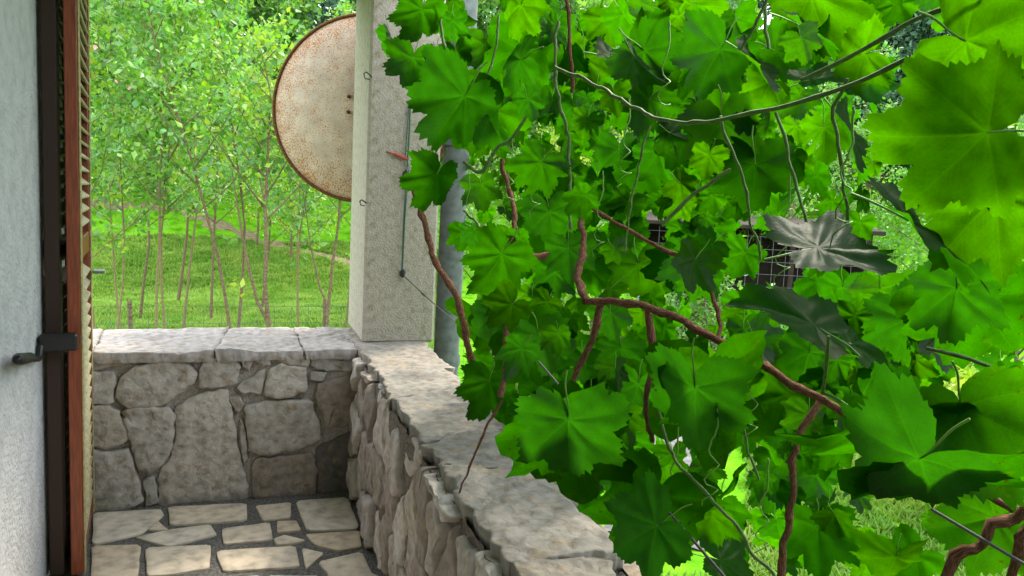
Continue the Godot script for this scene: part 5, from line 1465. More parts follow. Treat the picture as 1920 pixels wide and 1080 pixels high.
	leaf(Vector3(2.875, 0.628, -2.209), 0.156, Vector3(-0.22, -0.95, -0.24), Vector3(0.67, 0.03, -0.74), "m", 5)
	leaf(Vector3(1.231, 0.995, -2.684), 0.150, Vector3(0.27, -0.95, -0.16), Vector3(-0.55, -0.29, 0.79), "o", 10)
	leaf(Vector3(1.592, 1.160, -2.793), 0.146, Vector3(-0.03, -0.96, -0.26), Vector3(0.59, 0.19, -0.79), "m", 1)
	leaf(Vector3(1.212, 0.874, -2.531), 0.156, Vector3(0.25, -0.96, -0.08), Vector3(-0.50, -0.20, 0.84), "o", 6)
	leaf(Vector3(1.448, 0.705, -2.707), 0.156, Vector3(0.17, -0.98, -0.10), Vector3(-0.59, -0.19, 0.78), "o", 11)
	leaf(Vector3(0.968, 0.849, -2.506), 0.138, Vector3(-0.07, -0.98, -0.18), Vector3(-0.65, -0.10, 0.75), "o", 2)
	leaf(Vector3(0.964, 1.234, -3.021), 0.131, Vector3(0.17, -0.98, -0.10), Vector3(-0.59, -0.19, 0.78), "w", 7)
	leaf(Vector3(1.337, 1.340, -2.906), 0.131, Vector3(0.09, -0.99, -0.13), Vector3(-0.61, -0.16, 0.77), "m", 12)
	leaf(Vector3(1.688, 2.121, -2.871), 0.160, Vector3(0.42, -0.90, -0.11), Vector3(0.48, 0.33, -0.81), "m", 3)
	leaf(Vector3(1.399, 1.824, -2.854), 0.156, Vector3(0.09, -0.99, -0.13), Vector3(-0.54, -0.16, 0.82), "o", 8)
	leaf(Vector3(1.354, 1.695, -2.939), 0.160, Vector3(0.09, -0.99, -0.13), Vector3(-0.61, -0.16, 0.77), "m", 13)
	leaf(Vector3(1.761, 1.621, -2.793), 0.131, Vector3(0.33, -0.94, -0.05), Vector3(0.54, 0.23, -0.81), "w", 4)
	# leaves between and behind the ones above
	var r := dice(4242)
	leaf(Vector3(0.796, 1.505, -1.619), 0.040, Vector3(0.44, -0.85, 0.28), Vector3(-0.40, 0.09, 0.91), "w", 8)
	leaf(Vector3(0.997, 1.068, -1.281), 0.040, Vector3(-0.11, -0.92, -0.38), Vector3(0.36, 0.32, -0.87), "m", 11)
	leaf(Vector3(0.876, 1.792, -2.132), 0.064, Vector3(-0.55, -0.83, -0.08), Vector3(0.40, -0.34, 0.85), "m", 9)
	leaf(Vector3(2.522, 1.518, -2.135), 0.053, Vector3(0.64, -0.77, 0.05), Vector3(-0.14, -0.18, -0.97), "m", 0)
	leaf(Vector3(1.214, 1.525, -2.392), 0.086, Vector3(0.25, -0.92, -0.30), Vector3(0.19, 0.35, -0.92), "m", 0)
	leaf(Vector3(1.051, 2.096, -1.842), 0.059, Vector3(0.20, -0.98, -0.07), Vector3(0.91, 0.21, -0.36), "y", 10)
	leaf(Vector3(1.792, 2.274, -1.962), 0.045, Vector3(-0.23, -0.78, -0.58), Vector3(-0.45, -0.45, 0.77), "m", 10)
	leaf(Vector3(0.994, 1.936, -1.279), 0.052, Vector3(0.43, -0.88, 0.18), Vector3(0.39, 0.01, -0.92), "w", 9)
	leaf(Vector3(1.811, 0.645, -2.000), 0.077, Vector3(-0.40, -0.83, -0.40), Vector3(0.13, 0.38, -0.92), "w", 13)
	leaf(Vector3(0.764, 1.915, -1.516), 0.083, Vector3(0.68, -0.73, 0.07), Vector3(-0.32, -0.37, -0.87), "m", 7)
	leaf(Vector3(1.138, 0.984, -1.069), 0.087, Vector3(0.20, -0.89, -0.42), Vector3(-0.36, -0.46, 0.81), "y", 5)
	leaf(Vector3(0.805, 1.196, -2.292), 0.048, Vector3(0.65, -0.72, -0.25), Vector3(-0.40, -0.60, 0.69), "m", 10)
	leaf(Vector3(0.974, 1.265, -2.466), 0.079, Vector3(-0.49, -0.87, -0.05), Vector3(-0.38, 0.16, 0.91), "y", 5)
	leaf(Vector3(1.047, 1.907, -2.336), 0.051, Vector3(0.21, -0.97, 0.11), Vector3(0.26, -0.05, -0.96), "o", 6)
	leaf(Vector3(0.783, 1.428, -2.449), 0.045, Vector3(-0.13, -0.98, -0.14), Vector3(-0.59, -0.04, 0.81), "m", 7)
	leaf(Vector3(1.176, 1.625, -2.077), 0.061, Vector3(-0.62, -0.42, -0.66), Vector3(0.32, 0.64, -0.70), "m", 13)
	leaf(Vector3(1.022, 1.500, -2.381), 0.066, Vector3(-0.11, -0.98, -0.16), Vector3(-0.23, 0.18, -0.96), "m", 12)
	leaf(Vector3(0.554, 1.365, -1.699), 0.048, Vector3(0.17, -0.97, -0.15), Vector3(0.81, 0.22, -0.55), "o", 11)
	leaf(Vector3(1.010, 1.449, -2.348), 0.073, Vector3(-0.50, -0.85, -0.13), Vector3(-0.79, 0.39, 0.47), "m", 8)
	leaf(Vector3(1.890, 2.130, -1.691), 0.053, Vector3(-0.94, -0.22, -0.26), Vector3(-0.23, -0.14, 0.96), "w", 13)
	leaf(Vector3(1.831, 1.568, -1.711), 0.050, Vector3(-0.10, -0.97, -0.23), Vector3(0.30, -0.25, 0.92), "y", 11)
	leaf(Vector3(1.236, 1.496, -1.742), 0.081, Vector3(-0.27, -0.92, -0.28), Vector3(-0.73, 0.01, 0.68), "m", 0)
	leaf(Vector3(1.063, 1.954, -2.435), 0.051, Vector3(0.01, -0.96, -0.28), Vector3(0.38, 0.27, -0.89), "o", 11)
	leaf(Vector3(1.017, 1.869, -2.315), 0.081, Vector3(-0.21, -0.95, -0.25), Vector3(-0.58, -0.08, 0.81), "w", 7)
	leaf(Vector3(1.095, 1.310, -1.164), 0.046, Vector3(0.21, -0.95, -0.22), Vector3(-0.73, 0.00, -0.68), "y", 7)
	leaf(Vector3(0.846, 2.116, -2.190), 0.072, Vector3(-0.24, -0.97, -0.09), Vector3(-0.38, 0.18, -0.91), "m", 11)
	leaf(Vector3(1.093, 1.197, -1.279), 0.062, Vector3(-0.07, -1.00, -0.01), Vector3(-0.28, 0.01, 0.96), "w", 5)
	leaf(Vector3(1.280, 0.924, -1.384), 0.057, Vector3(0.56, -0.83, 0.08), Vector3(-0.69, -0.40, 0.60), "y", 9)
	leaf(Vector3(1.462, 0.659, -1.989), 0.057, Vector3(-0.23, -0.97, -0.02), Vector3(0.37, -0.07, -0.93), "y", 6)
	leaf(Vector3(1.826, 1.806, -2.159), 0.052, Vector3(0.66, -0.74, -0.07), Vector3(-0.16, -0.23, 0.96), "o", 8)
	leaf(Vector3(1.889, 1.790, -1.730), 0.081, Vector3(-0.62, -0.76, -0.18), Vector3(-0.62, 0.33, 0.71), "m", 10)
	leaf(Vector3(0.900, 2.073, -1.633), 0.040, Vector3(0.15, -0.97, 0.21), Vector3(0.40, -0.14, -0.91), "y", 5)
	leaf(Vector3(1.208, 1.201, -1.129), 0.085, Vector3(0.48, -0.81, 0.34), Vector3(-0.87, -0.40, 0.28), "o", 10)
	leaf(Vector3(2.164, 2.291, -2.045), 0.081, Vector3(-0.24, -0.85, -0.46), Vector3(-0.75, -0.14, 0.65), "w", 3)
	leaf(Vector3(0.827, 1.062, -2.511), 0.061, Vector3(-0.05, -0.99, -0.09), Vector3(0.45, -0.10, 0.89), "m", 2)
	leaf(Vector3(0.683, 1.579, -2.075), 0.051, Vector3(0.75, -0.62, 0.24), Vector3(-0.06, -0.42, -0.91), "m", 1)
	leaf(Vector3(1.447, 1.285, -1.362), 0.059, Vector3(0.06, -1.00, 0.04), Vector3(-0.08, -0.04, -1.00), "y", 5)
	leaf(Vector3(1.473, 1.078, -1.430), 0.065, Vector3(0.18, -0.88, -0.44), Vector3(-0.01, 0.45, -0.89), "y", 6)
	leaf(Vector3(1.422, 1.094, -1.751), 0.048, Vector3(0.41, -0.91, 0.08), Vector3(-0.06, -0.11, -0.99), "o", 4)
	leaf(Vector3(2.036, 0.696, -2.095), 0.086, Vector3(0.07, -1.00, 0.04), Vector3(0.40, -0.01, -0.92), "o", 12)
	leaf(Vector3(0.940, 1.662, -1.591), 0.058, Vector3(0.84, -0.52, 0.15), Vector3(0.09, -0.14, -0.99), "y", 2)
	leaf(Vector3(1.323, 1.836, -1.085), 0.042, Vector3(0.24, -0.96, -0.16), Vector3(-0.23, -0.22, 0.95), "o", 4)
	leaf(Vector3(1.489, 1.578, -2.332), 0.059, Vector3(0.45, -0.85, -0.27), Vector3(-0.05, 0.27, -0.96), "m", 1)
	leaf(Vector3(1.023, 0.987, -2.343), 0.085, Vector3(-0.43, -0.81, -0.40), Vector3(0.83, -0.17, -0.54), "m", 12)
	leaf(Vector3(0.657, 1.141, -1.385), 0.079, Vector3(0.07, -1.00, -0.04), Vector3(-0.28, 0.02, -0.96), "o", 5)
	leaf(Vector3(1.917, 1.777, -2.058), 0.059, Vector3(0.07, -0.99, 0.10), Vector3(-0.22, 0.09, 0.97), "y", 8)
	leaf(Vector3(1.310, 1.971, -1.150), 0.056, Vector3(0.04, -0.93, -0.37), Vector3(-0.22, -0.37, 0.90), "y", 12)
	leaf(Vector3(1.336, 2.028, -1.906), 0.070, Vector3(-0.31, -0.72, -0.62), Vector3(0.77, 0.19, -0.61), "m", 11)
	leaf(Vector3(1.082, 1.303, -1.987), 0.059, Vector3(0.41, -0.88, -0.22), Vector3(0.00, -0.24, 0.97), "y", 5)
	leaf(Vector3(0.632, 1.325, -1.528), 0.046, Vector3(0.18, -0.98, -0.05), Vector3(0.71, 0.17, -0.69), "w", 8)
	leaf(Vector3(1.514, 0.935, -1.845), 0.063, Vector3(0.61, -0.76, -0.23), Vector3(-0.52, -0.17, -0.84), "m", 7)
	leaf(Vector3(0.842, 1.097, -1.380), 0.053, Vector3(0.21, -0.95, -0.24), Vector3(-0.11, -0.26, 0.96), "m", 3)
	leaf(Vector3(0.976, 0.983, -1.890), 0.059, Vector3(0.74, -0.67, 0.05), Vector3(-0.12, -0.21, -0.97), "m", 10)
	leaf(Vector3(0.863, 1.845, -1.621), 0.084, Vector3(-0.39, -0.86, -0.33), Vector3(0.35, 0.19, -0.92), "m", 8)
	leaf(Vector3(1.005, 1.141, -1.986), 0.074, Vector3(0.11, -0.99, 0.11), Vector3(0.09, -0.10, -0.99), "w", 7)
	leaf(Vector3(1.212, 1.228, -1.683), 0.068, Vector3(0.55, -0.82, -0.17), Vector3(0.66, 0.55, -0.51), "w", 13)
	leaf(Vector3(1.169, 0.984, -1.762), 0.042, Vector3(-0.13, -0.98, 0.13), Vector3(-0.49, 0.18, 0.86), "w", 5)
	leaf(Vector3(1.659, 0.850, -1.353), 0.048, Vector3(-0.47, -0.75, -0.47), Vector3(-0.62, -0.11, 0.78), "w", 7)
	leaf(Vector3(1.078, 0.705, -1.849), 0.053, Vector3(-0.37, -0.91, -0.17), Vector3(-0.41, -0.00, 0.91), "m", 13)
	leaf(Vector3(1.750, 1.968, -1.529), 0.058, Vector3(0.35, -0.90, -0.27), Vector3(0.27, 0.37, -0.89), "m", 4)
	leaf(Vector3(2.319, 1.637, -1.880), 0.054, Vector3(0.86, -0.51, -0.08), Vector3(0.07, 0.26, -0.96), "m", 7)
	leaf(Vector3(1.462, 1.953, -1.616), 0.086, Vector3(0.02, -0.98, 0.17), Vector3(0.56, -0.13, -0.82), "m", 8)
	leaf(Vector3(1.185, 1.326, -1.584), 0.085, Vector3(0.46, -0.88, -0.13), Vector3(0.32, 0.30, -0.90), "w", 11)
	leaf(Vector3(2.156, 1.145, -1.654), 0.077, Vector3(0.17, -0.95, -0.28), Vector3(0.68, 0.32, -0.66), "o", 10)
	leaf(Vector3(1.588, 1.676, -2.497), 0.075, Vector3(-0.57, -0.32, -0.76), Vector3(0.82, -0.12, -0.56), "y", 9)
	leaf(Vector3(1.089, 1.905, -1.213), 0.078, Vector3(-0.84, -0.38, -0.39), Vector3(0.34, 0.20, -0.92), "y", 8)
	leaf(Vector3(1.875, 1.640, -1.698), 0.039, Vector3(-0.50, -0.61, -0.61), Vector3(0.85, -0.48, -0.22), "y", 3)
	leaf(Vector3(0.787, 1.700, -1.239), 0.047, Vector3(-0.11, -0.97, -0.20), Vector3(0.40, 0.14, -0.90), "y", 0)
	leaf(Vector3(2.329, 2.353, -1.959), 0.068, Vector3(0.05, -0.88, -0.46), Vector3(0.99, 0.11, -0.11), "m", 11)
	leaf(Vector3(1.511, 2.007, -1.403), 0.056, Vector3(0.77, -0.53, 0.35), Vector3(-0.13, -0.68, -0.72), "m", 6)
	leaf(Vector3(1.642, 0.753, -1.805), 0.086, Vector3(0.11, -0.93, -0.35), Vector3(0.22, -0.32, 0.92), "o", 10)
	leaf(Vector3(1.204, 1.296, -1.338), 0.063, Vector3(0.50, -0.86, 0.02), Vector3(-0.18, -0.08, 0.98), "m", 6)
	leaf(Vector3(0.572, 1.924, -2.374), 0.078, Vector3(0.08, -0.98, -0.20), Vector3(-0.05, -0.21, 0.98), "m", 1)
	leaf(Vector3(1.078, 0.805, -1.845), 0.062, Vector3(-0.77, -0.62, -0.14), Vector3(0.27, -0.12, -0.96), "o", 8)
	leaf(Vector3(1.164, 1.772, -1.660), 0.048, Vector3(0.08, -1.00, 0.00), Vector3(-0.52, -0.04, -0.85), "w", 5)
	leaf(Vector3(1.360, 1.389, -1.218), 0.087, Vector3(0.05, -0.96, -0.28), Vector3(0.16, 0.28, -0.95), "o", 3)
	leaf(Vector3(1.247, 0.879, -1.857), 0.066, Vector3(0.33, -0.90, 0.28), Vector3(0.63, -0.01, -0.78), "w", 10)
	leaf(Vector3(1.781, 1.814, -2.300), 0.065, Vector3(0.01, -0.90, -0.43), Vector3(0.37, 0.40, -0.84), "m", 3)
	leaf(Vector3(1.306, 0.973, -2.287), 0.056, Vector3(0.57, -0.74, 0.36), Vector3(0.57, 0.04, -0.82), "o", 9)
	leaf(Vector3(1.692, 1.362, -1.325), 0.066, Vector3(0.76, -0.57, 0.30), Vector3(-0.20, 0.23, 0.95), "m", 5)
	leaf(Vector3(0.627, 1.214, -1.449), 0.040, Vector3(0.74, -0.62, -0.24), Vector3(-0.14, 0.21, -0.97), "o", 7)
	leaf(Vector3(1.259, 1.609, -2.189), 0.068, Vector3(0.61, -0.77, 0.19), Vector3(0.25, -0.03, -0.97), "o", 7)
	leaf(Vector3(1.086, 1.145, -1.727), 0.043, Vector3(-0.04, -0.97, -0.24), Vector3(-0.01, 0.24, -0.97), "m", 8)
	leaf(Vector3(1.926, 0.733, -1.687), 0.049, Vector3(-0.36, -0.77, -0.53), Vector3(0.63, 0.22, -0.75), "w", 0)
	leaf(Vector3(2.431, 2.358, -2.102), 0.055, Vector3(-0.30, -0.94, -0.16), Vector3(-0.49, 0.01, 0.87), "o", 4)
	leaf(Vector3(0.838, 1.505, -1.340), 0.073, Vector3(-0.48, -0.88, -0.00), Vector3(0.04, -0.02, -1.00), "w", 3)
	leaf(Vector3(0.631, 1.249, -1.749), 0.074, Vector3(-0.33, -0.86, -0.39), Vector3(0.38, 0.25, -0.89), "o", 11)
	leaf(Vector3(1.773, 0.759, -1.824), 0.048, Vector3(-0.22, -0.97, 0.07), Vector3(0.24, -0.13, -0.96), "w", 3)
	leaf(Vector3(1.015, 2.378, -2.786), 0.075, Vector3(0.28, -0.95, 0.17), Vector3(0.55, 0.01, -0.84), "m", 0)
	leaf(Vector3(1.748, 1.728, -2.278), 0.078, Vector3(0.33, -0.91, -0.25), Vector3(0.39, 0.37, -0.84), "m", 13)
	leaf(Vector3(1.148, 2.083, -1.736), 0.076, Vector3(0.56, -0.76, -0.33), Vector3(0.08, -0.34, 0.94), "m", 9)
	leaf(Vector3(0.675, 1.503, -1.598), 0.081, Vector3(0.10, -0.99, 0.10), Vector3(0.54, -0.03, -0.84), "o", 0)
	leaf(Vector3(1.558, 1.801, -2.141), 0.055, Vector3(0.23, -0.97, -0.05), Vector3(0.33, 0.13, -0.94), "w", 11)
	leaf(Vector3(1.730, 0.664, -2.246), 0.076, Vector3(0.66, -0.65, 0.38), Vector3(0.50, -0.00, -0.86), "o", 13)
	leaf(Vector3(1.137, 1.614, -1.903), 0.073, Vector3(-0.22, -0.80, -0.56), Vector3(0.15, -0.60, 0.79), "y", 6)
	leaf(Vector3(0.598, 1.618, -1.358), 0.048, Vector3(-0.65, -0.56, -0.51), Vector3(-0.17, -0.54, 0.82), "m", 9)
	leaf(Vector3(0.472, 1.958, -1.404), 0.066, Vector3(-0.18, -0.92, -0.36), Vector3(-0.79, -0.08, 0.60), "y", 5)
	leaf(Vector3(0.971, 0.838, -2.020), 0.087, Vector3(0.12, -0.96, 0.24), Vector3(0.43, -0.17, -0.88), "m", 7)
	leaf(Vector3(2.215, 2.117, -1.849), 0.059, Vector3(0.22, -0.95, 0.22), Vector3(-0.45, 0.10, 0.89), "m", 12)
	leaf(Vector3(1.765, 1.018, -1.920), 0.065, Vector3(0.22, -0.98, -0.00), Vector3(0.64, 0.15, -0.75), "m", 9)
	leaf(Vector3(1.443, 1.289, -2.064), 0.060, Vector3(-0.16, -0.98, -0.13), Vector3(-0.59, -0.01, 0.80), "y", 1)
	leaf(Vector3(1.208, 1.617, -2.369), 0.086, Vector3(-0.24, -0.92, -0.30), Vector3(0.39, 0.19, -0.90), "m", 9)
	leaf(Vector3(0.808, 1.351, -1.636), 0.071, Vector3(0.35, -0.93, -0.10), Vector3(0.35, 0.23, -0.91), "o", 2)
	leaf(Vector3(0.903, 1.533, -1.386), 0.053, Vector3(-0.70, -0.69, -0.19), Vector3(-0.50, 0.27, 0.82), "m", 3)
	leaf(Vector3(1.103, 1.331, -1.535), 0.073, Vector3(0.09, -0.98, 0.19), Vector3(0.09, -0.19, -0.98), "m", 3)
	leaf(Vector3(2.034, 1.002, -1.742), 0.065, Vector3(0.50, -0.80, 0.32), Vector3(-0.49, 0.05, 0.87), "w", 13)
	leaf(Vector3(0.555, 2.079, -1.741), 0.051, Vector3(-0.06, -0.96, -0.29), Vector3(0.49, 0.22, -0.84), "m", 4)
	leaf(Vector3(1.993, 1.559, -1.692), 0.062, Vector3(-0.23, -0.97, -0.10), Vector3(-0.12, -0.08, 0.99), "w", 9)
	leaf(Vector3(1.440, 1.930, -1.835), 0.086, Vector3(-0.46, -0.74, -0.49), Vector3(0.77, -0.05, -0.64), "w", 5)
	leaf(Vector3(1.055, 1.432, -1.663), 0.077, Vector3(0.81, -0.58, -0.13), Vector3(0.15, 0.41, -0.90), "m", 6)
	leaf(Vector3(2.261, 1.781, -1.888), 0.062, Vector3(-0.31, -0.92, -0.25), Vector3(-0.93, 0.24, 0.28), "m", 6)
	leaf(Vector3(0.958, 1.792, -1.391), 0.042, Vector3(0.47, -0.87, 0.12), Vector3(0.36, 0.07, -0.93), "m", 10)
	leaf(Vector3(1.169, 1.909, -1.602), 0.076, Vector3(-0.78, -0.40, -0.47), Vector3(-0.40, -0.25, 0.88), "y", 12)
	leaf(Vector3(0.810, 1.074, -1.743), 0.047, Vector3(-0.22, -0.97, -0.08), Vector3(-0.28, 0.14, -0.95), "m", 10)
	leaf(Vector3(1.213, 1.169, -1.760), 0.045, Vector3(0.03, -0.98, -0.18), Vector3(-0.74, -0.15, 0.66), "y", 6)
	leaf(Vector3(1.861, 1.690, -2.388), 0.065, Vector3(-0.42, -0.60, -0.68), Vector3(0.90, -0.39, -0.20), "m", 1)
	leaf(Vector3(0.861, 1.380, -1.164), 0.061, Vector3(0.68, -0.73, -0.05), Vector3(-0.42, -0.33, -0.84), "o", 5)
	leaf(Vector3(0.963, 2.196, -2.559), 0.050, Vector3(0.60, -0.74, 0.30), Vector3(0.19, -0.23, -0.95), "m", 10)
	leaf(Vector3(0.583, 1.826, -1.655), 0.051, Vector3(0.35, -0.91, 0.20), Vector3(0.58, 0.05, -0.81), "o", 6)
	leaf(Vector3(0.896, 1.769, -1.575), 0.063, Vector3(0.94, -0.31, -0.16), Vector3(-0.23, -0.19, -0.95), "m", 7)
	leaf(Vector3(1.819, 2.116, -1.652), 0.061, Vector3(0.45, -0.89, 0.07), Vector3(0.30, 0.08, -0.95), "o", 3)
	leaf(Vector3(1.573, 1.110, -1.370), 0.066, Vector3(0.47, -0.84, 0.29), Vector3(0.40, -0.09, -0.91), "m", 6)
	leaf(Vector3(1.887, 1.108, -1.993), 0.074, Vector3(0.38, -0.89, 0.24), Vector3(0.75, 0.15, -0.64), "m", 9)
	leaf(Vector3(1.031, 1.355, -2.102), 0.088, Vector3(-0.49, -0.83, -0.26), Vector3(-0.41, 0.48, -0.78), "w", 3)
	leaf(Vector3(0.854, 1.017, -1.244), 0.063, Vector3(0.49, -0.81, -0.31), Vector3(0.40, 0.53, -0.74), "y", 10)
	leaf(Vector3(1.600, 1.725, -1.269), 0.043, Vector3(-0.05, -0.85, -0.53), Vector3(0.04, -0.53, 0.85), "m", 4)
	leaf(Vector3(2.333, 2.173, -2.002), 0.085, Vector3(-0.60, -0.54, -0.59), Vector3(0.31, 0.52, -0.80), "m", 8)
	leaf(Vector3(0.513, 1.675, -1.366), 0.074, Vector3(-0.47, -0.88, -0.11), Vector3(0.11, 0.06, -0.99), "m", 13)
	leaf(Vector3(1.651, 1.150, -1.380), 0.043, Vector3(0.04, -0.87, -0.49), Vector3(-0.72, -0.37, 0.59), "o", 9)
	leaf(Vector3(0.852, 1.364, -2.598), 0.051, Vector3(-0.07, -0.99, 0.15), Vector3(-0.51, -0.09, -0.85), "y", 3)
	leaf(Vector3(1.422, 1.214, -1.323), 0.063, Vector3(0.83, -0.41, 0.37), Vector3(0.47, 0.16, -0.87), "y", 1)
	leaf(Vector3(1.257, 1.863, -1.718), 0.065, Vector3(0.50, -0.85, -0.17), Vector3(0.54, 0.16, 0.82), "w", 10)
	leaf(Vector3(2.111, 2.051, -1.819), 0.070, Vector3(-0.59, -0.51, -0.63), Vector3(-0.80, 0.23, 0.55), "w", 8)
	leaf(Vector3(1.818, 0.392, -2.163), 0.056, Vector3(0.38, -0.92, -0.05), Vector3(0.13, 0.10, -0.99), "m", 11)
	leaf(Vector3(1.019, 0.857, -2.316), 0.079, Vector3(0.07, -0.96, -0.26), Vector3(0.07, -0.25, 0.96), "m", 11)
	leaf(Vector3(1.643, 2.175, -2.560), 0.056, Vector3(0.20, -0.97, -0.16), Vector3(0.18, 0.20, -0.96), "m", 0)
	leaf(Vector3(0.484, 1.404, -1.409), 0.061, Vector3(-0.69, -0.70, -0.19), Vector3(0.21, 0.05, -0.98), "y", 12)
	leaf(Vector3(1.424, 1.233, -2.123), 0.047, Vector3(0.69, -0.72, 0.02), Vector3(-0.47, -0.43, 0.77), "y", 4)
	leaf(Vector3(1.131, 1.188, -2.626), 0.066, Vector3(-0.25, -0.96, -0.14), Vector3(0.47, 0.01, -0.88), "m", 11)
	leaf(Vector3(0.682, 1.509, -1.953), 0.062, Vector3(0.32, -0.94, -0.15), Vector3(0.77, 0.35, -0.53), "m", 11)
	leaf(Vector3(0.720, 1.185, -1.366), 0.061, Vector3(0.20, -0.90, -0.40), Vector3(-0.07, 0.39, -0.92), "w", 11)
	leaf(Vector3(1.333, 1.804, -1.113), 0.077, Vector3(0.32, -0.92, -0.23), Vector3(0.52, -0.03, 0.85), "w", 5)
	leaf(Vector3(2.401, 2.131, -1.974), 0.083, Vector3(0.17, -0.99, -0.02), Vector3(0.65, 0.13, -0.75), "m", 1)
	leaf(Vector3(2.091, 1.002, -1.715), 0.043, Vector3(-0.40, -0.89, -0.23), Vector3(0.45, 0.03, -0.89), "m", 8)
	leaf(Vector3(1.526, 1.658, -2.463), 0.088, Vector3(-0.02, -0.92, -0.39), Vector3(-0.63, -0.29, 0.72), "m", 1)
	leaf(Vector3(0.715, 1.834, -1.502), 0.050, Vector3(0.17, -0.98, 0.04), Vector3(-0.40, -0.03, 0.92), "y", 7)
	leaf(Vector3(1.479, 2.116, -1.451), 0.048, Vector3(-0.03, -0.93, -0.37), Vector3(0.60, 0.28, -0.75), "o", 1)
	leaf(Vector3(0.956, 0.926, -1.989), 0.049, Vector3(-0.91, -0.31, -0.27), Vector3(0.32, -0.12, -0.94), "w", 11)
	leaf(Vector3(1.117, 1.965, -1.524), 0.086, Vector3(0.94, -0.27, 0.21), Vector3(0.31, 0.36, -0.88), "m", 0)
	leaf(Vector3(1.041, 1.859, -1.710), 0.046, Vector3(0.40, -0.91, 0.11), Vector3(0.22, 0.21, 0.95), "m", 8)
	# the rest of the canopy, further back
	var small := grape_leaf(71, 0.12, 0.16, 0.07, 48, [0.4, 0.75, 1.0])
	var where: Array = []
	var cols: Array = []
	var tints := [Color(0.054, 0.172, 0.012), Color(0.062, 0.184, 0.012), Color(0.074, 0.200, 0.012), Color(0.044, 0.152, 0.011)]
	var put := func(at: Vector3, size: float, tip: Vector3, upper: Vector3) -> void:
		var y := tip.normalized()
		var zz := (upper - y * upper.dot(y)).normalized()
		where.append(Transform3D(Basis(y.cross(zz), y, zz).scaled(Vector3.ONE * size), at))
		cols.append(tints[where.size() % 4])
	put.call(Vector3(0.686, 1.857, -2.214), 0.152, Vector3(-0.51, -0.79, -0.34), Vector3(0.05, 0.37, -0.93))
	put.call(Vector3(0.713, 1.879, -2.553), 0.147, Vector3(0.33, -0.94, 0.11), Vector3(0.44, 0.05, -0.89))
	put.call(Vector3(0.743, 2.029, -2.181), 0.156, Vector3(-0.69, -0.31, -0.66), Vector3(-0.69, -0.02, 0.72))
	put.call(Vector3(0.889, 2.021, -2.468), 0.153, Vector3(-0.69, 0.19, -0.70), Vector3(0.64, -0.30, -0.71))
	put.call(Vector3(0.819, 2.031, -2.768), 0.144, Vector3(0.52, -0.85, 0.12), Vector3(-0.26, -0.02, 0.97))
	put.call(Vector3(0.972, 2.107, -3.145), 0.198, Vector3(0.80, -0.56, 0.21), Vector3(0.39, 0.22, -0.89))
	put.call(Vector3(1.246, 2.349, -3.269), 0.157, Vector3(0.55, -0.61, -0.57), Vector3(0.06, 0.71, -0.70))
	put.call(Vector3(1.399, 2.442, -3.763), 0.183, Vector3(0.84, -0.51, 0.18), Vector3(-0.23, -0.04, 0.97))
	put.call(Vector3(0.811, 2.395, -3.445), 0.116, Vector3(0.26, -0.95, -0.19), Vector3(-0.12, 0.17, -0.98))
	put.call(Vector3(0.957, 2.503, -3.920), 0.145, Vector3(0.60, -0.80, 0.03), Vector3(-0.16, -0.16, -0.97))
	put.call(Vector3(1.323, 2.027, -3.243), 0.145, Vector3(0.38, -0.84, 0.38), Vector3(-0.26, 0.29, 0.92))
	put.call(Vector3(1.539, 2.086, -3.689), 0.186, Vector3(-0.25, -0.95, 0.19), Vector3(0.46, 0.05, 0.88))
	put.call(Vector3(1.409, 1.939, -3.190), 0.125, Vector3(-0.25, -0.94, -0.24), Vector3(-0.19, -0.19, 0.96))
	put.call(Vector3(1.574, 1.967, -3.655), 0.146, Vector3(0.21, -0.96, 0.16), Vector3(-0.87, -0.11, 0.49))
	put.call(Vector3(1.297, 2.049, -3.249), 0.111, Vector3(-0.48, -0.87, -0.07), Vector3(-0.04, 0.11, -0.99))
	put.call(Vector3(1.374, 2.118, -3.747), 0.153, Vector3(0.73, -0.50, 0.46), Vector3(-0.49, 0.09, 0.87))
	put.call(Vector3(0.921, 1.955, -1.769), 0.155, Vector3(0.95, -0.23, -0.21), Vector3(0.21, -0.04, 0.98))
	put.call(Vector3(1.079, 2.057, -1.999), 0.163, Vector3(0.65, -0.17, -0.74), Vector3(-0.65, 0.38, -0.66))
	put.call(Vector3(1.343, 1.739, -2.543), 0.152, Vector3(0.73, -0.68, -0.11), Vector3(-0.45, -0.59, 0.67))
	put.call(Vector3(1.603, 1.848, -2.875), 0.193, Vector3(-0.09, -0.83, -0.56), Vector3(0.48, 0.45, -0.75))
	put.call(Vector3(1.167, 1.725, -3.065), 0.162, Vector3(-0.32, -0.94, -0.11), Vector3(-0.25, -0.03, 0.97))
	put.call(Vector3(1.303, 1.768, -3.515), 0.188, Vector3(0.41, -0.85, 0.31), Vector3(0.10, 0.38, 0.92))
	put.call(Vector3(0.956, 1.616, -2.405), 0.160, Vector3(0.95, -0.19, -0.24), Vector3(0.30, 0.41, 0.86))
	put.call(Vector3(1.081, 1.521, -2.734), 0.199, Vector3(0.12, -0.92, -0.38), Vector3(-0.25, -0.40, 0.88))
	put.call(Vector3(1.070, 1.984, -1.677), 0.155, Vector3(-0.66, -0.70, -0.26), Vector3(-0.74, 0.67, 0.08))
	put.call(Vector3(1.207, 1.994, -1.897), 0.163, Vector3(0.24, -0.93, -0.27), Vector3(-0.12, 0.25, -0.96))
	put.call(Vector3(1.253, 1.449, -2.077), 0.138, Vector3(-0.83, -0.51, -0.21), Vector3(0.52, -0.60, -0.61))
	put.call(Vector3(1.426, 1.430, -2.369), 0.146, Vector3(0.43, -0.87, 0.25), Vector3(0.55, 0.03, -0.83))
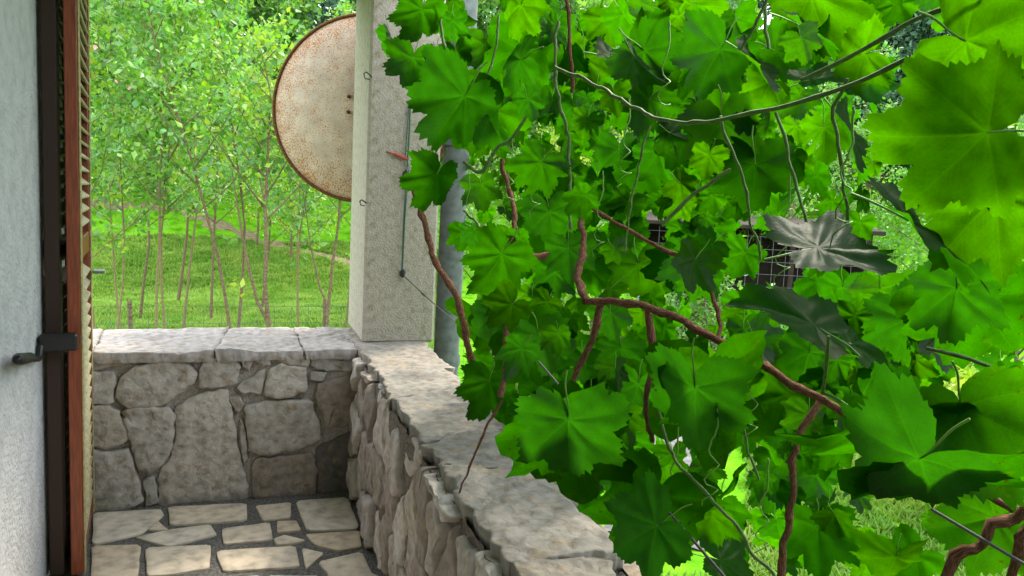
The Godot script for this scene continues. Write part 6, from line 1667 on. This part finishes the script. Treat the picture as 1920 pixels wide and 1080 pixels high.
	put.call(Vector3(2.350, 1.311, -2.788), 0.119, Vector3(0.70, -0.69, -0.18), Vector3(0.10, 0.34, -0.94))
	put.call(Vector3(2.752, 1.246, -3.159), 0.139, Vector3(-0.23, -0.95, -0.22), Vector3(0.97, -0.23, -0.00))
	put.call(Vector3(2.059, 1.353, -2.433), 0.137, Vector3(0.69, -0.57, 0.45), Vector3(-0.44, 0.15, 0.88))
	put.call(Vector3(2.470, 1.290, -2.717), 0.142, Vector3(0.07, -1.00, -0.02), Vector3(-0.16, -0.03, 0.99))
	put.call(Vector3(1.440, 1.371, -1.364), 0.122, Vector3(-0.60, -0.20, -0.78), Vector3(-0.73, 0.53, 0.42))
	put.call(Vector3(1.570, 1.328, -1.574), 0.135, Vector3(-0.44, -0.17, -0.88), Vector3(-0.90, 0.03, 0.44))
	put.call(Vector3(1.264, 1.468, -1.074), 0.154, Vector3(-0.02, -0.99, -0.17), Vector3(-0.45, -0.14, 0.88))
	put.call(Vector3(1.381, 1.444, -1.247), 0.143, Vector3(0.59, -0.81, 0.02), Vector3(0.16, 0.09, -0.98))
	put.call(Vector3(1.411, 1.282, -1.633), 0.139, Vector3(-0.63, -0.77, 0.09), Vector3(-0.55, 0.52, 0.66))
	put.call(Vector3(1.543, 1.214, -1.863), 0.164, Vector3(0.33, -0.94, -0.02), Vector3(0.11, 0.06, -0.99))
	put.call(Vector3(1.336, 1.212, -1.484), 0.140, Vector3(0.49, -0.85, -0.17), Vector3(-0.16, -0.28, 0.95))
	put.call(Vector3(1.605, 1.199, -1.668), 0.157, Vector3(-0.28, -0.84, -0.46), Vector3(-0.11, -0.45, 0.89))
	put.call(Vector3(0.721, 1.340, -1.078), 0.134, Vector3(0.27, -0.94, -0.22), Vector3(0.01, -0.22, 0.97))
	put.call(Vector3(0.826, 1.286, -1.240), 0.172, Vector3(0.04, -0.99, 0.10), Vector3(0.05, -0.10, -0.99))
	put.call(Vector3(1.611, 0.866, -2.354), 0.158, Vector3(1.00, -0.02, 0.04), Vector3(-0.02, 0.57, 0.82))
	put.call(Vector3(2.000, 0.753, -2.621), 0.164, Vector3(-0.28, -0.82, -0.50), Vector3(-0.52, 0.56, -0.64))
	put.call(Vector3(1.724, 0.868, -2.156), 0.161, Vector3(-0.15, -0.43, -0.89), Vector3(-0.92, -0.27, 0.29))
	put.call(Vector3(2.056, 0.786, -2.457), 0.149, Vector3(-0.78, -0.00, -0.62), Vector3(0.62, -0.10, -0.78))
	put.call(Vector3(0.725, 1.322, -0.645), 0.137, Vector3(0.62, -0.59, -0.52), Vector3(-0.18, -0.75, 0.63))
	put.call(Vector3(0.785, 1.345, -0.760), 0.156, Vector3(-0.20, -0.68, -0.71), Vector3(-0.01, -0.72, 0.69))
	put.call(Vector3(1.657, 1.081, -1.468), 0.140, Vector3(0.20, -0.98, 0.00), Vector3(0.11, 0.03, 0.99))
	put.call(Vector3(1.886, 1.012, -1.665), 0.158, Vector3(0.07, -0.94, -0.33), Vector3(0.53, 0.32, -0.79))
	put.call(Vector3(2.168, 0.571, -2.448), 0.142, Vector3(-0.33, -0.91, -0.27), Vector3(-0.56, 0.41, -0.72))
	put.call(Vector3(2.469, 0.457, -2.793), 0.157, Vector3(0.19, -0.97, -0.16), Vector3(-0.28, -0.21, 0.94))
	put.call(Vector3(2.187, 0.285, -2.722), 0.154, Vector3(0.46, -0.87, -0.17), Vector3(-0.47, -0.41, 0.79))
	put.call(Vector3(2.510, 0.029, -3.098), 0.157, Vector3(0.96, -0.26, 0.09), Vector3(0.20, 0.44, -0.88))
	put.call(Vector3(0.445, 1.261, -1.074), 0.128, Vector3(0.37, -0.84, -0.40), Vector3(0.15, -0.37, 0.92))
	put.call(Vector3(0.539, 1.198, -1.230), 0.140, Vector3(0.82, -0.52, 0.23), Vector3(-0.14, -0.57, -0.81))
	put.call(Vector3(1.196, 1.045, -2.128), 0.128, Vector3(-0.25, -0.93, -0.28), Vector3(0.66, 0.05, -0.75))
	put.call(Vector3(1.312, 0.939, -2.424), 0.174, Vector3(-0.02, -0.84, -0.54), Vector3(-0.87, -0.25, 0.42))
	put.call(Vector3(0.699, 1.092, -1.191), 0.146, Vector3(-0.37, -0.92, -0.12), Vector3(-0.21, -0.04, 0.98))
	put.call(Vector3(0.827, 1.008, -1.331), 0.147, Vector3(-0.34, -0.74, -0.59), Vector3(-0.14, -0.57, 0.81))
	put.call(Vector3(0.765, 1.247, -2.303), 0.143, Vector3(-0.41, -0.89, -0.22), Vector3(0.66, -0.12, -0.74))
	put.call(Vector3(0.781, 1.184, -2.639), 0.162, Vector3(0.39, -0.86, -0.34), Vector3(0.60, 0.52, -0.61))
	put.call(Vector3(0.775, 1.208, -2.092), 0.163, Vector3(0.43, -0.85, -0.31), Vector3(-0.30, 0.20, -0.93))
	put.call(Vector3(0.918, 1.129, -2.383), 0.148, Vector3(0.09, -0.97, -0.24), Vector3(-0.89, -0.18, 0.41))
	put.call(Vector3(1.304, 1.063, -2.482), 0.130, Vector3(0.90, -0.44, -0.03), Vector3(-0.01, -0.09, 1.00))
	put.call(Vector3(1.485, 1.016, -2.853), 0.171, Vector3(0.12, -0.96, 0.26), Vector3(-0.04, -0.26, -0.96))
	put.call(Vector3(1.404, 1.440, -3.129), 0.135, Vector3(-0.02, -0.97, -0.26), Vector3(0.04, -0.26, 0.97))
	put.call(Vector3(1.657, 1.454, -3.550), 0.152, Vector3(0.12, -0.95, -0.29), Vector3(0.48, 0.31, -0.82))
	put.call(Vector3(1.285, 1.326, -3.150), 0.163, Vector3(0.46, -0.86, -0.21), Vector3(-0.76, -0.51, 0.41))
	put.call(Vector3(1.453, 1.347, -3.627), 0.166, Vector3(0.37, -0.88, 0.30), Vector3(0.01, 0.32, 0.95))
	put.call(Vector3(1.055, 0.954, -2.717), 0.137, Vector3(0.21, -0.98, -0.04), Vector3(-0.39, -0.12, 0.91))
	put.call(Vector3(1.205, 0.914, -3.100), 0.151, Vector3(-0.38, -0.85, -0.36), Vector3(-0.85, 0.17, 0.49))
	put.call(Vector3(0.895, 1.457, -3.312), 0.099, Vector3(-0.05, -0.99, -0.16), Vector3(-0.01, -0.16, 0.99))
	put.call(Vector3(1.099, 1.402, -3.752), 0.110, Vector3(-0.88, -0.40, -0.24), Vector3(-0.19, -0.18, 0.97))
	put.call(Vector3(2.498, 1.047, -2.303), 0.181, Vector3(0.75, -0.56, -0.36), Vector3(-0.49, -0.09, -0.87))
	put.call(Vector3(2.866, 0.988, -2.664), 0.181, Vector3(-0.85, -0.53, -0.08), Vector3(-0.35, 0.43, 0.83))
	put.call(Vector3(1.906, 1.045, -2.032), 0.150, Vector3(0.24, -0.87, -0.44), Vector3(-0.79, -0.43, 0.43))
	put.call(Vector3(2.133, 1.005, -2.352), 0.185, Vector3(0.78, -0.61, 0.14), Vector3(0.25, 0.11, -0.96))
	put.call(Vector3(2.216, 0.839, -2.794), 0.156, Vector3(0.34, -0.90, 0.25), Vector3(0.00, 0.27, 0.96))
	put.call(Vector3(2.493, 0.745, -3.190), 0.158, Vector3(-0.08, -0.99, -0.11), Vector3(-0.31, -0.07, 0.95))
	put.call(Vector3(1.256, 1.001, -2.915), 0.153, Vector3(0.85, -0.39, 0.37), Vector3(0.39, -0.02, -0.92))
	put.call(Vector3(1.532, 0.870, -3.274), 0.210, Vector3(-0.33, -0.93, -0.16), Vector3(-0.54, 0.05, 0.84))
	put.call(Vector3(1.280, 0.821, -2.723), 0.181, Vector3(0.69, -0.67, 0.28), Vector3(0.53, 0.20, -0.82))
	put.call(Vector3(1.592, 0.745, -3.047), 0.213, Vector3(-0.37, -0.85, -0.37), Vector3(0.80, -0.09, -0.60))
	put.call(Vector3(1.561, 0.674, -2.902), 0.184, Vector3(-0.16, -0.99, -0.04), Vector3(0.14, -0.06, 0.99))
	put.call(Vector3(1.749, 0.395, -3.315), 0.193, Vector3(0.75, -0.47, 0.46), Vector3(-0.58, -0.14, 0.80))
	put.call(Vector3(1.004, 0.797, -2.689), 0.178, Vector3(0.13, -0.98, -0.16), Vector3(-0.59, 0.06, -0.80))
	put.call(Vector3(1.149, 0.656, -3.046), 0.167, Vector3(0.50, -0.70, -0.50), Vector3(-0.31, -0.69, 0.65))
	put.call(Vector3(1.573, 1.758, -2.994), 0.189, Vector3(-0.28, -0.55, -0.79), Vector3(-0.52, -0.61, 0.60))
	put.call(Vector3(1.682, 1.776, -3.448), 0.190, Vector3(0.12, -0.54, -0.83), Vector3(-0.49, -0.76, 0.42))
	var mass := dice(99)
	var gap := func(p: Vector3) -> bool:
		var q := Geometry3D.get_closest_point_to_segment(p, Vector3(0.95, 1.47, -1.35), Vector3(7.0, 0.9, -9.7))
		return q.distance_to(p) < 0.06 + 0.055 * q.length()
	for k in 600:
		# a hanging curtain outside the wall, from the pillar towards the near end, thinner low down
		var z := mass.randf_range(-5.2, 1.5)
		var h := pow(mass.randf(), 0.75)
		var p := Vector3(1.05 + 0.25 * absf(z + 1.0) * mass.randf_range(0.1, 0.75) + mass.randf_range(0.0, 0.7), lerpf(0.35, 2.7 if z < -2.7 else 2.2, h), z)
		if gap.call(p) or p.y > 2.7 or (z > -1.5 and z < -0.55 and p.y > 1.35) or (p.y < 0.95 and mass.randf() < 0.3):
			continue
		var out_dir := Vector3(mass.randf_range(0.1, 1.0), mass.randf_range(-0.1, 0.9), mass.randf_range(-0.6, 0.6)).normalized()
		var tip := (Vector3(mass.randf_range(-0.6, 0.6), -1.0, mass.randf_range(-0.6, 0.6))).normalized()
		var zz := (out_dir - tip * out_dir.dot(tip)).normalized()
		where.append(Transform3D(Basis(tip.cross(zz), tip, zz).scaled(Vector3.ONE * mass.randf_range(0.05, 0.10)), p))
		cols.append(tints[mass.randi() % 4])
	# vine carried on beside and behind the camera; unseen leaves added to block light
	for k in 420:
		var p := Vector3(mass.randf_range(0.98, 1.5), mass.randf_range(0.3, 2.78), mass.randf_range(-0.55, 1.75))
		put.call(p, mass.randf_range(0.08, 0.125), Vector3(mass.randf_range(-0.5, 0.5), -1.0, mass.randf_range(-0.5, 0.5)), Vector3(1.0, mass.randf_range(-0.2, 0.8), mass.randf_range(-0.5, 0.5)))
	scatter("leaves", small, M.leaf_any, vine, where, cols)
	# tendrils
	for q in [Vector3(0.599, 1.744, -1.619), Vector3(0.687, 1.317, -1.008), Vector3(0.806, 1.389, -1.082), Vector3(0.619, 1.669, -2.242), Vector3(0.693, 1.812, -1.383), Vector3(0.609, 1.752, -1.830), Vector3(0.821, 1.662, -1.055), Vector3(0.734, 1.214, -1.192), Vector3(0.733, 1.741, -0.829), Vector3(0.689, 1.672, -1.474), Vector3(0.713, 1.934, -1.284), Vector3(0.825, 1.196, -1.053)]:
		var pts: Array = []
		var rad: Array = []
		for i in 26:
			var f := i / 25.0
			var a := f * f * 17.0
			pts.append(q + Vector3(cos(a) * 0.014 * f, -0.17 * f + sin(a) * 0.008 * f, sin(a) * 0.014 * f) + Vector3(r.randf_range(-1, 1), 0, r.randf_range(-1, 1)) * 0.001)
			rad.append(lerpf(0.0018, 0.0009, f))
		part("tendril", tube(pts, rad, 5), M.petiole, vine)
	# support wires
	var w1 := thing("trellis_wire", "dark support wire slanting down through the leaves past the wall top", "wire", Vector3(0.622, 1.247, -1.607), 0.0, "vine support wires")
	part("strand", tube([Vector3.ZERO, Vector3(0.121, -0.242, 0.601) * 0.5, Vector3(0.121, -0.242, 0.601)], [0.0025, 0.0025, 0.0025], 6), M.wire, w1)
	var w2 := thing("trellis_wire", "dark support wire crossing the brown trunk in the lower right corner", "wire", Vector3(0.849, 1.228, -0.751), 0.0, "vine support wires")
	part("strand", tube([Vector3.ZERO, Vector3(0.065, -0.044, 0.102) * 0.5, Vector3(0.065, -0.044, 0.102)], [0.0022, 0.0022, 0.0022], 6), M.wire, w2)
